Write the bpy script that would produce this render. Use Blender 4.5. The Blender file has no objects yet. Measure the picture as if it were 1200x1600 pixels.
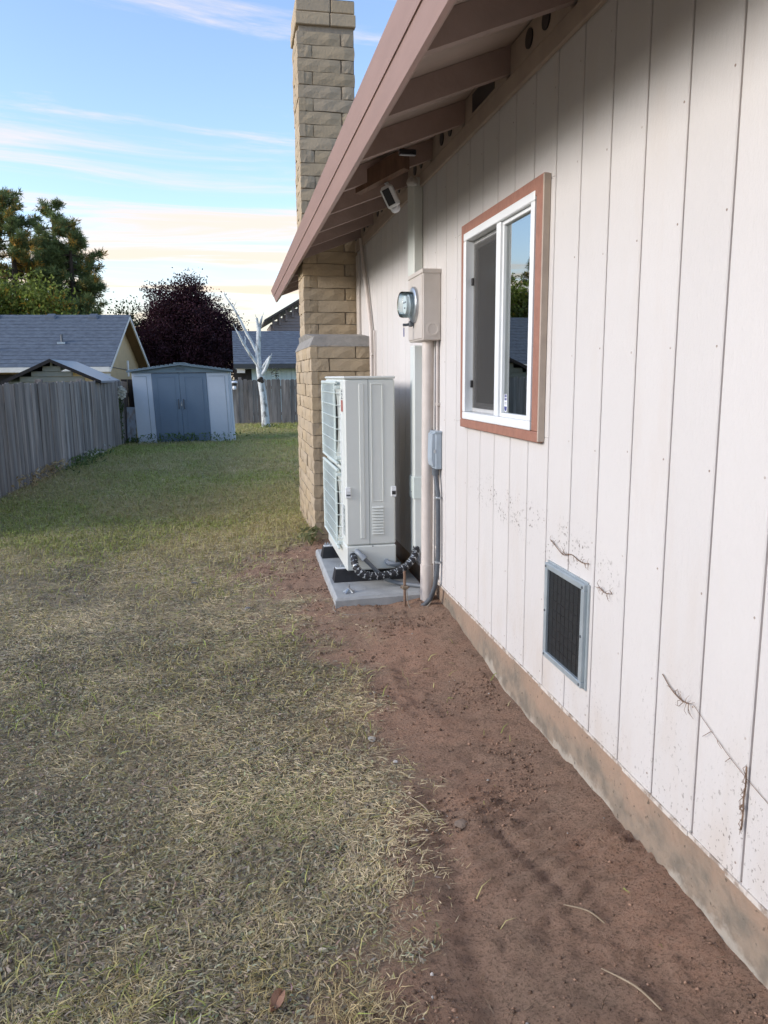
import bpy, math, random
import numpy as np
from mathutils import Vector, Matrix

random.seed(7); rng = np.random.default_rng(7)
SC = bpy.context.scene
COL = SC.collection
R = math.radians

# ------------------------------------------------------------------ camera
cam_d = bpy.data.cameras.new('camera')
cam_d.sensor_fit = 'HORIZONTAL'; cam_d.sensor_width = 36.0; cam_d.lens = 35.94
cam_d.clip_start = 0.05; cam_d.clip_end = 2000
cam = bpy.data.objects.new('camera', cam_d); COL.objects.link(cam)
_p, _y, _r = 0.175677, 0.189584, -0.0096114
_F = Vector((math.sin(_y)*math.cos(_p), math.cos(_y)*math.cos(_p), -math.sin(_p)))
_R0 = Vector((math.cos(_y), -math.sin(_y), 0)); _U0 = _R0.cross(_F)
_Rt = _R0*math.cos(_r) + _U0*math.sin(_r); _Up = -_R0*math.sin(_r) + _U0*math.cos(_r)
cam.matrix_world = Matrix(((_Rt.x, _Up.x, -_F.x, 0), (_Rt.y, _Up.y, -_F.y, 0), (_Rt.z, _Up.z, -_F.z, 1.42), (0, 0, 0, 1)))
SC.camera = cam

# ------------------------------------------------------------------ sky, sun, exposure
SUN_EL, SUN_AZ = R(20.0), R(-97.0)          # azimuth from +Y, positive towards +X
world = bpy.data.worlds.new('World'); SC.world = world; world.use_nodes = True
wt = world.node_tree; wn = wt.nodes; wl = wt.links; wn.clear()
def WN(t, **k):
    n = wn.new(t)
    for a, b in k.items(): setattr(n, a, b)
    return n
def wmath(op, a, b=None, clamp=False):
    n = WN('ShaderNodeMath', operation=op, use_clamp=clamp)
    for i, v in enumerate((a, b)):
        if v is None: continue
        if isinstance(v, (int, float)): n.inputs[i].default_value = v
        else: wl.new(v, n.inputs[i])
    return n.outputs[0]
sky = WN('ShaderNodeTexSky', sky_type='NISHITA', sun_disc=False, sun_elevation=SUN_EL, sun_rotation=SUN_AZ,
         altitude=50.0, air_density=1.0, dust_density=0.6, ozone_density=2.0)
tc = WN('ShaderNodeTexCoord'); sp = WN('ShaderNodeSeparateXYZ'); wl.new(tc.outputs['Generated'], sp.inputs[0])
zc = wmath('MAXIMUM', sp.outputs[2], 0.0)
den = wmath('ADD', zc, 0.10)
cb = WN('ShaderNodeCombineXYZ')
wl.new(wmath('DIVIDE', sp.outputs[0], den), cb.inputs[0]); wl.new(wmath('DIVIDE', sp.outputs[1], den), cb.inputs[1])
mp = WN('ShaderNodeMapping'); mp.inputs['Rotation'].default_value = (0, 0, R(-7)); mp.inputs['Scale'].default_value = (0.55, 1.75, 1)
mp.inputs['Location'].default_value = (12.7, 9.2, 0)
wl.new(cb.outputs[0], mp.inputs[0])
n1 = WN('ShaderNodeTexNoise'); n1.inputs['Scale'].default_value = 0.95; n1.inputs['Detail'].default_value = 10; n1.inputs['Roughness'].default_value = 0.64; n1.inputs['Distortion'].default_value = 0.9
wl.new(mp.outputs[0], n1.inputs['Vector'])
n2 = WN('ShaderNodeTexNoise'); n2.inputs['Scale'].default_value = 0.42; n2.inputs['Detail'].default_value = 2
wl.new(mp.outputs[0], n2.inputs['Vector'])
csum = wmath('ADD', wmath('MULTIPLY', n1.outputs[0], 0.68), wmath('MULTIPLY', n2.outputs[0], 0.38))
low = WN('ShaderNodeMapRange'); low.inputs[1].default_value = 0.17; low.inputs[2].default_value = 0.33; low.inputs[3].default_value = -0.02; low.inputs[4].default_value = -0.105
wl.new(sp.outputs[2], low.inputs[0])
cm = WN('ShaderNodeMapRange', interpolation_type='SMOOTHSTEP'); cm.inputs[1].default_value = 0.475; cm.inputs[2].default_value = 0.615; cm.inputs[3].default_value = 0; cm.inputs[4].default_value = 0.88
wl.new(wmath('ADD', csum, low.outputs[0]), cm.inputs[0])
haze_f = WN('ShaderNodeMapRange', interpolation_type='SMOOTHSTEP'); haze_f.inputs[1].default_value = 0.0; haze_f.inputs[2].default_value = 0.18; haze_f.inputs[3].default_value = 0.90; haze_f.inputs[4].default_value = 0.0
wl.new(sp.outputs[2], haze_f.inputs[0])
def wmix(fac, a, b):
    n = WN('ShaderNodeMix', data_type='RGBA')
    for i, v in ((0, fac), (6, a), (7, b)):
        if isinstance(v, (tuple, float)): n.inputs[i].default_value = v
        else: wl.new(v, n.inputs[i])
    return n.outputs[2]
SKYK = 1.0
tint = WN('ShaderNodeMix', data_type='RGBA', blend_type='MULTIPLY'); tint.inputs[0].default_value = 1.0
wl.new(sky.outputs[0], tint.inputs[6]); tint.inputs[7].default_value = (0.63*SKYK, 0.60*SKYK, 0.62*SKYK, 1)
ccol = WN('ShaderNodeMapRange'); ccol.inputs[1].default_value = 0.05; ccol.inputs[2].default_value = 0.34
wl.new(sp.outputs[2], ccol.inputs[0])
cloud_col = wmix(ccol.outputs[0], (2.1, 1.66, 1.2, 1), (2.0, 1.76, 1.68, 1))
hz = wmix(haze_f.outputs[0], tint.outputs[2], (1.78, 1.52, 1.20, 1))
final = wmix(cm.outputs[0], hz, cloud_col)
bg = WN('ShaderNodeBackground'); bg.inputs[1].default_value = 0.13; wl.new(final, bg.inputs[0])
wo = WN('ShaderNodeOutputWorld'); wl.new(bg.outputs[0], wo.inputs[0])

sun_d = bpy.data.lights.new('sun', 'SUN'); sun_d.energy = 0.68; sun_d.angle = R(19); sun_d.color = (1.0, 0.93, 0.86)
sun = bpy.data.objects.new('sun', sun_d); COL.objects.link(sun)
_sd = Vector((math.sin(SUN_AZ)*math.cos(SUN_EL), math.cos(SUN_AZ)*math.cos(SUN_EL), math.sin(SUN_EL)))
sun.rotation_euler = _sd.to_track_quat('Z', 'Y').to_euler(); sun.location = (-8, 2, 12)

SC.view_settings.view_transform = 'Standard'; SC.view_settings.look = 'None'
SC.view_settings.gamma = 1.0; SC.view_settings.use_curve_mapping = False
SC.view_settings.exposure = 2.08
SC.render.engine = 'CYCLES'
SC.cycles.max_bounces = 8; SC.cycles.transparent_max_bounces = 12
SC.cycles.use_denoising = True

# ------------------------------------------------------------------ helpers
class MB:
    def __init__(s): s.v = []; s.f = []
    def add(s, vs, fs):
        o = len(s.v); s.v += [tuple(v) for v in vs]; s.f += [tuple(i+o for i in f) for f in fs]; return s
    def box(s, x0, x1, y0, y1, z0, z1, b=0.0):
        if b <= 0:
            return s.add([(x0,y0,z0),(x1,y0,z0),(x1,y1,z0),(x0,y1,z0),(x0,y0,z1),(x1,y0,z1),(x1,y1,z1),(x0,y1,z1)],
                         [(3,2,1,0),(4,5,6,7),(0,1,5,4),(1,2,6,5),(2,3,7,6),(3,0,4,7)])
        c = ((x0+x1)/2, (y0+y1)/2, (z0+z1)/2); h = ((x1-x0)/2, (y1-y0)/2, (z1-z0)/2)
        b = min(b, 0.49*min(h)*2)
        vs = []; idx = {}
        for sx in (-1,1):
            for sy in (-1,1):
                for sz in (-1,1):
                    sg = (sx,sy,sz)
                    for ax in range(3):
                        p = [c[i]+sg[i]*(h[i]-(0 if i == ax else b)) for i in range(3)]
                        idx[(sg,ax)] = len(vs); vs.append(p)
        fs = []
        for ax in range(3):
            o1, o2 = [(1,2),(2,0),(0,1)][ax]
            for sgn in (-1,1):
                q = []
                for (a,d) in ((-1,-1),(1,-1),(1,1),(-1,1)):
                    g = [0,0,0]; g[ax] = sgn; g[o1] = a; g[o2] = d; q.append(idx[(tuple(g),ax)])
                fs.append(q if sgn > 0 else q[::-1])
        for ax in range(3):
            o1, o2 = [(1,2),(2,0),(0,1)][ax]
            for a in (-1,1):
                for d in (-1,1):
                    g0 = [0,0,0]; g1 = [0,0,0]; g0[ax] = -1; g1[ax] = 1
                    for g in (g0,g1): g[o1] = a; g[o2] = d
                    g0, g1 = tuple(g0), tuple(g1)
                    q = [idx[(g0,o1)], idx[(g1,o1)], idx[(g1,o2)], idx[(g0,o2)]]
                    fs.append(q if a*d < 0 else q[::-1])
        for sg in [(x,y,z) for x in (-1,1) for y in (-1,1) for z in (-1,1)]:
            t = [idx[(sg,0)], idx[(sg,1)], idx[(sg,2)]]
            fs.append(t if sg[0]*sg[1]*sg[2] > 0 else t[::-1])
        return s.add(vs, fs)
    def hexa(s, p):      # 8 points, bottom ring then top ring
        return s.add(p, [(3,2,1,0),(4,5,6,7),(0,1,5,4),(1,2,6,5),(2,3,7,6),(3,0,4,7)])
    def prism(s, poly, axis, a0, a1):   # polygon in the two other axes, extruded along axis
        def mk(u, v, w): return {'x': (w,u,v), 'y': (u,w,v), 'z': (u,v,w)}[axis]
        n = len(poly)
        vs = [mk(u,v,a0) for u,v in poly] + [mk(u,v,a1) for u,v in poly]
        fs = [tuple(range(n))[::-1], tuple(range(n,2*n))] + [(i,(i+1)%n,(i+1)%n+n,i+n) for i in range(n)]
        return s.add(vs, fs)
    def tube(s, pts, r, n=10, cap=True):
        pts = [Vector(p) for p in pts]; rs = r if isinstance(r, (list,tuple)) else [r]*len(pts)
        up = None; rings = []
        for i, p in enumerate(pts):
            t = (pts[min(i+1,len(pts)-1)] - pts[max(i-1,0)]).normalized()
            if up is None:
                up = Vector((0,0,1)) if abs(t.z) < .9 else Vector((1,0,0))
            a = t.cross(up).normalized(); b = a.cross(t).normalized(); up = b
            rings.append([p + a*math.cos(2*math.pi*k/n)*rs[i] + b*math.sin(2*math.pi*k/n)*rs[i] for k in range(n)])
        vs = [v for rg in rings for v in rg]; fs = []
        for i in range(len(pts)-1):
            for k in range(n):
                fs.append((i*n+k, i*n+(k+1)%n, (i+1)*n+(k+1)%n, (i+1)*n+k))
        if cap:
            fs.append(tuple(range(n))[::-1]); fs.append(tuple((len(pts)-1)*n+k for k in range(n)))
        return s.add(vs, fs)
    def lathe(s, prof, c, axis='z', n=24):   # prof: (radius, offset along axis)
        vs = []; fs = []
        for (r,h) in prof:
            for k in range(n):
                a = 2*math.pi*k/n; u, v = r*math.cos(a), r*math.sin(a)
                d = {'z': (u,v,h), 'x': (h,u,v), 'y': (u,h,v)}[axis]
                vs.append((c[0]+d[0], c[1]+d[1], c[2]+d[2]))
        for i in range(len(prof)-1):
            for k in range(n):
                fs.append((i*n+k, i*n+(k+1)%n, (i+1)*n+(k+1)%n, (i+1)*n+k))
        fs.append(tuple(range(n))[::-1]); fs.append(tuple((len(prof)-1)*n+k for k in range(n)))
        return s.add(vs, fs)
    def mesh(s, name, mat, smooth=False):
        m = bpy.data.meshes.new(name); m.from_pydata(s.v, [], s.f); m.materials.append(mat)
        import bmesh
        bm = bmesh.new(); bm.from_mesh(m); bmesh.ops.recalc_face_normals(bm, faces=bm.faces); bm.to_mesh(m); bm.free()
        if smooth:
            m.shade_smooth()
            m.set_sharp_from_angle(angle=R(40))
        m.update(); return m
    def build(s, name, mat, parent=None, smooth=False):
        return link(name, s.mesh(name, mat, smooth), parent)

LOCAL = set()
def link(name, mesh, parent=None, loc=None, rot=None):
    o = bpy.data.objects.new(name, mesh); COL.objects.link(o)
    if loc is not None: o.location = loc
    if rot is not None: o.rotation_euler = rot
    if parent is not None:
        o.parent = parent
        if parent.type == 'EMPTY' and parent.name not in LOCAL:      # parts of these are modelled in world coordinates
            o.matrix_parent_inverse = Matrix.Translation(-Vector(parent.location))
    return o
def thing(name, label, cat, loc=(0,0,0), rz=None, group=None):
    o = bpy.data.objects.new(name, None); COL.objects.link(o); o.location = loc
    if rz is not None: o.rotation_euler = (0,0,rz); LOCAL.add(o.name)
    o.empty_display_size = 0.1
    return tag(o, label, cat, group)
def tag(o, label=None, cat=None, group=None, kind=None):
    if label: o['label'] = label
    if cat: o['category'] = cat
    if group: o['group'] = group
    if kind: o['kind'] = kind
    return o

# ---- numpy noise
def _hash(ix, iy, seed):
    h = (ix.astype(np.int64)*374761393 + iy.astype(np.int64)*668265263 + seed*1442695041) & 0x7fffffff
    h = (h ^ (h >> 13))*1274126177 & 0x7fffffff
    return ((h ^ (h >> 16)) & 0xffff)/65535.0
def vnoise(x, y, seed=0):
    ix = np.floor(x); iy = np.floor(y); fx = x-ix; fy = y-iy
    fx = fx*fx*(3-2*fx); fy = fy*fy*(3-2*fy)
    a = _hash(ix,iy,seed); b = _hash(ix+1,iy,seed); c = _hash(ix,iy+1,seed); d = _hash(ix+1,iy+1,seed)
    return (a*(1-fx)+b*fx)*(1-fy) + (c*(1-fx)+d*fx)*fy
def fbm(x, y, seed=0, oct=4):
    t = 0; amp = .5; s = 0
    for i in range(oct):
        t = t + amp*vnoise(x*2**i + 17.3*i, y*2**i - 9.1*i, seed+i); s += amp; amp *= .5
    return t/s
def sstep(a, b, x):
    t = np.clip((x-a)/(b-a), 0, 1); return t*t*(3-2*t)

# ---- materials
def nodes_of(m):
    m.use_nodes = True; return m.node_tree.nodes, m.node_tree.links, m.node_tree.nodes['Principled BSDF']
def mat(name, col, rough=.6, col2=None, scale=8.0, stretch=(1,1,1), detail=6, bump=0.0, bscale=60.0, bstretch=None,
        metallic=0.0, rnd=0.0, contrast=(.35,.65), coord='Object', spec=None, coat=0.0):
    m = bpy.data.materials.new(name); n, l, bs = nodes_of(m)
    tcn = n.new('ShaderNodeTexCoord'); mpn = n.new('ShaderNodeMapping'); mpn.inputs['Scale'].default_value = stretch
    l.new(tcn.outputs[coord], mpn.inputs[0])
    vec = mpn.outputs[0]
    if rnd > 0:
        oi = n.new('ShaderNodeObjectInfo'); ad = n.new('ShaderNodeVectorMath'); ad.operation = 'MULTIPLY_ADD'
        l.new(oi.outputs['Random'], ad.inputs[0]); ad.inputs[1].default_value = (37,53,71); l.new(vec, ad.inputs[2]); vec = ad.outputs[0]
    col = tuple(col)+(1,)
    c2 = tuple(col2)+(1,) if col2 else tuple(min(1,c*.8) for c in col[:3])+(1,)
    nz = n.new('ShaderNodeTexNoise'); nz.inputs['Scale'].default_value = scale; nz.inputs['Detail'].default_value = detail; nz.inputs['Roughness'].default_value = .6
    l.new(vec, nz.inputs['Vector'])
    rp = n.new('ShaderNodeMapRange'); rp.inputs[1].default_value = contrast[0]; rp.inputs[2].default_value = contrast[1]; l.new(nz.outputs[0], rp.inputs[0])
    mx = n.new('ShaderNodeMix'); mx.data_type = 'RGBA'; mx.inputs[6].default_value = col; mx.inputs[7].default_value = c2; l.new(rp.outputs[0], mx.inputs[0])
    out = mx.outputs[2]
    if rnd > 0:
        hs = n.new('ShaderNodeHueSaturation'); l.new(out, hs.inputs['Color'])
        mr = n.new('ShaderNodeMapRange'); mr.inputs[3].default_value = 1-rnd; mr.inputs[4].default_value = 1+rnd; l.new(oi.outputs['Random'], mr.inputs[0]); l.new(mr.outputs[0], hs.inputs['Value'])
        m2 = n.new('ShaderNodeMath'); m2.operation = 'MULTIPLY'; m2.inputs[1].default_value = 7.77; l.new(oi.outputs['Random'], m2.inputs[0])
        fr = n.new('ShaderNodeMath'); fr.operation = 'FRACT'; l.new(m2.outputs[0], fr.inputs[0])
        ms = n.new('ShaderNodeMapRange'); ms.inputs[3].default_value = 1-rnd; ms.inputs[4].default_value = 1+rnd; l.new(fr.outputs[0], ms.inputs[0]); l.new(ms.outputs[0], hs.inputs['Saturation'])
        out = hs.outputs[0]
    l.new(out, bs.inputs['Base Color'])
    bs.inputs['Roughness'].default_value = rough; bs.inputs['Metallic'].default_value = metallic
    if spec is not None: bs.inputs['Specular IOR Level'].default_value = spec
    if coat: bs.inputs['Coat Weight'].default_value = coat
    if bump > 0:
        mb_ = n.new('ShaderNodeMapping'); mb_.inputs['Scale'].default_value = bstretch or (1,1,1); l.new(tcn.outputs[coord], mb_.inputs[0])
        bz = n.new('ShaderNodeTexNoise'); bz.inputs['Scale'].default_value = bscale; bz.inputs['Detail'].default_value = 5
        l.new(mb_.outputs[0], bz.inputs['Vector'])
        bp = n.new('ShaderNodeBump'); bp.inputs['Strength'].default_value = bump; bp.inputs['Distance'].default_value = .01
        l.new(bz.outputs[0], bp.inputs['Height']); l.new(bp.outputs[0], bs.inputs['Normal'])
    m['_out'] = out.node.name
    return m
def attr_mat(name, rough=.7, transl=0.0, attr='Col'):
    m = bpy.data.materials.new(name); n, l, bs = nodes_of(m)
    a = n.new('ShaderNodeAttribute'); a.attribute_name = attr; l.new(a.outputs['Color'], bs.inputs['Base Color'])
    bs.inputs['Roughness'].default_value = rough; bs.inputs['Specular IOR Level'].default_value = .25
    if transl:
        tr = n.new('ShaderNodeBsdfTranslucent'); l.new(a.outputs['Color'], tr.inputs[0])
        mx = n.new('ShaderNodeMixShader'); mx.inputs[0].default_value = transl
        l.new(bs.outputs[0], mx.inputs[1]); l.new(tr.outputs[0], mx.inputs[2]); l.new(mx.outputs[0], n['Material Output'].inputs[0])
    return m
def mesh_np(name, V, Fq, mat_, cols=None, nv=4):
    """V (N,3) array, Fq (M,nv) faces, cols (N,3) point colours"""
    m = bpy.data.meshes.new(name); V = np.ascontiguousarray(V, dtype=np.float32); Fq = np.ascontiguousarray(Fq, dtype=np.int32)
    m.vertices.add(len(V)); m.vertices.foreach_set('co', V.ravel())
    m.loops.add(Fq.size); m.loops.foreach_set('vertex_index', Fq.ravel())
    m.polygons.add(len(Fq)); m.polygons.foreach_set('loop_start', np.arange(0, Fq.size, Fq.shape[1], dtype=np.int32))
    m.materials.append(mat_)
    m.update(calc_edges=True)
    if cols is not None:
        ca = m.color_attributes.new('Col', 'FLOAT_COLOR', 'POINT')
        c4 = np.ones((len(V),4), dtype=np.float32); c4[:,:3] = cols; ca.data.foreach_set('color', c4.ravel())
    m.validate(); return m

# ================================================================== MATERIALS
WHITE = mat('vinyl_white', (.78,.80,.80), .35, (.72,.74,.74), 3, bump=.02)
CONC = mat('pad_concrete', (.40,.41,.40), .85, (.31,.32,.315), 9, bump=.35, bscale=90)
RUBBER = mat('black_rubber', (.012,.013,.016), .6, (.02,.02,.023), 30, bump=.1)
BLACK = mat('black_plastic', (.01,.01,.012), .35, (.014,.014,.016), 8)
GALV = mat('galvanized_steel', (.55,.58,.60), .35, (.42,.45,.48), 25, metallic=.8, bump=.08)
PIPE_GREY = mat('grey_pvc', (.26,.29,.32), .45, (.22,.25,.28), 12)
PIPE_DARK2 = mat('mid_grey_pvc', (.17,.19,.205), .5, (.14,.155,.17), 14)
PIPE_DARK = mat('dark_grey_pvc', (.10,.115,.13), .5, (.08,.09,.105), 14)
BEIGE = mat('beige_painted_metal', (.55,.50,.45), .5, (.49,.44,.39), 7, bump=.04, bscale=40)
BEIGE_PIPE = mat('beige_painted_pipe', (.62,.56,.51), .5, (.54,.48,.43), 9, bump=.06, bscale=30)
DUCT = mat('duct_paint', (.60,.62,.57), .5, (.55,.57,.53), 6)
TRIM_BROWN = mat('brown_trim_paint', (.33,.155,.105), .6, (.27,.125,.085), 9, stretch=(1,3,3), bump=.15, bscale=80)
FASCIA = mat('fascia_paint', (.38,.245,.21), .5, (.34,.22,.19), 5, stretch=(4,.4,4), bump=.06, bscale=30)
EAVE = mat('eave_paint', (.34,.25,.215), .7, (.285,.21,.18), 6, stretch=(1,1,1), bump=.15, bscale=50, rnd=.08)
DECK = mat('roof_deck_paint', (.47,.385,.335), .75, (.40,.33,.285), 3, stretch=(.6,3,3), bump=.2, bscale=30)
BLOCKING = mat('blocking_paint', (.42,.34,.275), .7, (.35,.28,.23), 6, bump=.1, bscale=50, rnd=.06)
BAREWOOD = mat('bare_brown_wood', (.15,.082,.048), .75, (.10,.055,.033), 14, stretch=(4,.6,.6), bump=.2)
HP = mat('heat_pump_enamel', (.66,.685,.64), .38, (.64,.665,.625), 2.5, bump=.015, bscale=200)
HP2 = mat('heat_pump_grille_plastic', (.60,.67,.635), .42, (.57,.64,.61), 4)
DARKMESH = mat('dark_vent_mesh', (.010,.012,.013), .55, (.014,.016,.018), 40, bump=.2, bscale=220)
VENTFRAME = mat('vent_frame_metal', (.40,.45,.47), .4, (.34,.39,.41), 15, metallic=.35, bump=.06)
STEELBOX = mat('grey_steel_enclosure', (.38,.45,.51), .42, (.33,.39,.44), 10, metallic=.15, bump=.04)
RUST = mat('rusty_rod', (.25,.16,.10), .7, (.16,.10,.07), 40, bump=.2)
WIRE = mat('bare_wire', (.30,.27,.22), .5, (.22,.19,.15), 30)
NAVY = mat('navy_print', (.015,.025,.19), .4, (.013,.022,.17), 10)
PRINT_WHITE = mat('white_print', (.75,.77,.80), .4, (.72,.74,.77), 10)
RED = mat('red_sticker', (.36,.055,.035), .4, (.30,.05,.03), 12)
INK = mat('grey_ink', (.10,.11,.12), .5, (.09,.10,.11), 10)
ROOM = mat('room_wall_paint', (.30,.29,.26), .8, (.26,.25,.23), 3)
SCREEN = mat('insect_screen', (.075,.078,.075), .8, (.06,.062,.06), 60)

def siding_paint(name='siding_paint'):
    m = bpy.data.materials.new(name); n, l, bs = nodes_of(m)
    geo = n.new('ShaderNodeNewGeometry'); oi = n.new('ShaderNodeObjectInfo')
    sx = n.new('ShaderNodeSeparateXYZ'); l.new(geo.outputs['Position'], sx.inputs[0])
    def noise(scale, st=(1,1,1), det=4, ro=.6):
        mp_ = n.new('ShaderNodeMapping'); mp_.inputs['Scale'].default_value = st; l.new(geo.outputs['Position'], mp_.inputs[0])
        z = n.new('ShaderNodeTexNoise'); z.inputs['Scale'].default_value = scale; z.inputs['Detail'].default_value = det; z.inputs['Roughness'].default_value = ro
        l.new(mp_.outputs[0], z.inputs['Vector']); return z.outputs[0]
    def rng_(x, a, b, c=0., d=1.):
        r = n.new('ShaderNodeMapRange'); r.interpolation_type = 'SMOOTHSTEP'
        for i, v in enumerate((a,b,c,d)): r.inputs[i+1].default_value = v
        l.new(x, r.inputs[0]); return r.outputs[0]
    def mul(a, b):
        k = n.new('ShaderNodeMath'); k.operation = 'MULTIPLY'
        for i, v in enumerate((a,b)):
            if isinstance(v, float): k.inputs[i].default_value = v
            else: l.new(v, k.inputs[i])
        return k.outputs[0]
    def mixc(f, a, b):
        x = n.new('ShaderNodeMix'); x.data_type = 'RGBA'
        for i, v in ((0,f),(6,a),(7,b)):
            if isinstance(v, (tuple,float)): x.inputs[i].default_value = v
            else: l.new(v, x.inputs[i])
        return x.outputs[2]
    base = mixc(rng_(noise(1.1), .3, .7), (.605,.578,.553,1), (.575,.548,.523,1))
    base = mixc(mul(rng_(noise(3.0, (1,2.5,.5)), .5, .75), .35), base, (.56,.505,.455,1))
    # dirt flecks splashed low on the wall and where old ivy was torn away
    low = rng_(sx.outputs[2], .22, .75, 1., 0.)
    near = rng_(sx.outputs[1], 1.0, 3.2, 1., .25)
    patch = rng_(noise(3.2, det=3), .34, .60)
    spk = rng_(noise(80., (1,1,.8), det=3, ro=.6), .60, .66)
    d1 = mul(mul(mul(low, near), patch), spk)
    # band along y 2.2-3.6, z .72-1.0
    bz = n.new('ShaderNodeMath'); bz.operation = 'MULTIPLY_ADD'; l.new(sx.outputs[1], bz.inputs[0]); bz.inputs[1].default_value = -.075; 
    l.new(sx.outputs[2], bz.inputs[2])           # z - .075*y
    b1 = mul(rng_(bz.outputs[0], .50, .60), rng_(bz.outputs[0], .64, .76, 1., 0.))
    b1 = mul(b1, mul(rng_(sx.outputs[1], 2.0, 2.3), rng_(sx.outputs[1], 3.3, 3.8, 1., 0.)))
    d2 = mul(mul(b1, rng_(noise(9., det=3), .42, .6)), rng_(noise(70., det=3), .58, .66))
    smear = mul(mul(low, .55), rng_(noise(6.0, (1,1,.35)), .45, .75))
    mxm = n.new('ShaderNodeMath'); mxm.operation = 'MAXIMUM'; l.new(d1, mxm.inputs[0]); l.new(d2, mxm.inputs[1])
    c = mixc(smear, base, (.50,.43,.36,1))
    c = mixc(mul(mxm.outputs[0], .85), c, (.10,.075,.055,1))
    hs = n.new('ShaderNodeHueSaturation'); l.new(c, hs.inputs['Color'])
    l.new(rng_(oi.outputs['Random'], 0, 1, .985, 1.012), hs.inputs['Value']); l.new(hs.outputs[0], bs.inputs['Base Color'])
    bs.inputs['Roughness'].default_value = .62; bs.inputs['Specular IOR Level'].default_value = .35
    bp = n.new('ShaderNodeBump'); bp.inputs['Strength'].default_value = .45; bp.inputs['Distance'].default_value = .005
    l.new(noise(26., (1,3.0,1.0), 6, .7), bp.inputs['Height']); l.new(bp.outputs[0], bs.inputs['Normal'])
    return m
SIDING = siding_paint()
GROOVE = mat('siding_groove_paint', (.36,.28,.235), .7, (.27,.205,.17), 14, stretch=(1,1,.5), coord='Object')

def foundation_mat():
    m = mat('foundation_paint', (.34,.235,.165), .85, (.27,.195,.14), 4.5, bump=.6, bscale=45, detail=7)
    n, l = m.node_tree.nodes, m.node_tree.links; bs = n['Principled BSDF']
    src = bs.inputs['Base Color'].links[0].from_socket
    geo = n.new('ShaderNodeNewGeometry'); sx = n.new('ShaderNodeSeparateXYZ'); l.new(geo.outputs['Position'], sx.inputs[0])
    nz = n.new('ShaderNodeTexNoise'); nz.inputs['Scale'].default_value = 3.2; nz.inputs['Detail'].default_value = 6; nz.inputs['Roughness'].default_value = .65; l.new(geo.outputs['Position'], nz.inputs['Vector'])
    ad = n.new('ShaderNodeMath'); ad.operation = 'MULTIPLY_ADD'; l.new(nz.outputs[0], ad.inputs[0]); ad.inputs[1].default_value = -.42; l.new(sx.outputs[2], ad.inputs[2])
    r1 = n.new('ShaderNodeMapRange'); r1.inputs[1].default_value = -.13; r1.inputs[2].default_value = -.05; r1.inputs[3].default_value = .9; r1.inputs[4].default_value = 0.; l.new(ad.outputs[0], r1.inputs[0])
    x1 = n.new('ShaderNodeMix'); x1.data_type = 'RGBA'; l.new(r1.outputs[0], x1.inputs[0]); l.new(src, x1.inputs[6])
    nz2 = n.new('ShaderNodeTexNoise'); nz2.inputs['Scale'].default_value = 13; nz2.inputs['Detail'].default_value = 8; l.new(geo.outputs['Position'], nz2.inputs['Vector'])
    rp = n.new('ShaderNodeMapRange'); rp.inputs[1].default_value = .4; rp.inputs[2].default_value = .62; l.new(nz2.outputs[0], rp.inputs[0])
    x0 = n.new('ShaderNodeMix'); x0.data_type = 'RGBA'; x0.inputs[6].default_value = (.27,.215,.16,1); x0.inputs[7].default_value = (.165,.143,.112,1); l.new(rp.outputs[0], x0.inputs[0]); l.new(x0.outputs[2], x1.inputs[7])
    # chalky line where the soil meets the footing
    r4 = n.new('ShaderNodeMapRange'); r4.inputs[1].default_value = -.215; r4.inputs[2].default_value = -.185; r4.inputs[3].default_value = .75; r4.inputs[4].default_value = 0.; l.new(ad.outputs[0], r4.inputs[0])
    x4 = n.new('ShaderNodeMix'); x4.data_type = 'RGBA'; l.new(r4.outputs[0], x4.inputs[0]); l.new(x1.outputs[2], x4.inputs[6]); x4.inputs[7].default_value = (.40,.36,.30,1); x1 = x4
    # dark flecks
    nz3 = n.new('ShaderNodeTexNoise'); nz3.inputs['Scale'].default_value = 48; nz3.inputs['Detail'].default_value = 3; l.new(geo.outputs['Position'], nz3.inputs['Vector'])
    r3 = n.new('ShaderNodeMapRange'); r3.inputs[1].default_value = .66; r3.inputs[2].default_value = .72; r3.inputs[4].default_value = .8; l.new(nz3.outputs[0], r3.inputs[0])
    x2 = n.new('ShaderNodeMix'); x2.data_type = 'RGBA'; l.new(r3.outputs[0], x2.inputs[0]); l.new(x1.outputs[2], x2.inputs[6]); x2.inputs[7].default_value = (.07,.055,.04,1)
    l.new(x2.outputs[2], bs.inputs['Base Color'])
    return m
FOUND = foundation_mat()

def brick_mat():
    m = mat('slump_brick', (.47,.365,.235), .9, (.37,.295,.20), 6, detail=8, bump=.45, bscale=45, rnd=.07, contrast=(.3,.7))
    return m
BRICK = brick_mat()
MORTAR = mat('mortar', (.36,.30,.225), .95, (.28,.235,.18), 20, bump=.4, bscale=80)
CAPM = mat('mortar_cap', (.30,.28,.25), .95, (.22,.21,.19), 14, bump=.4, bscale=60)

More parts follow.
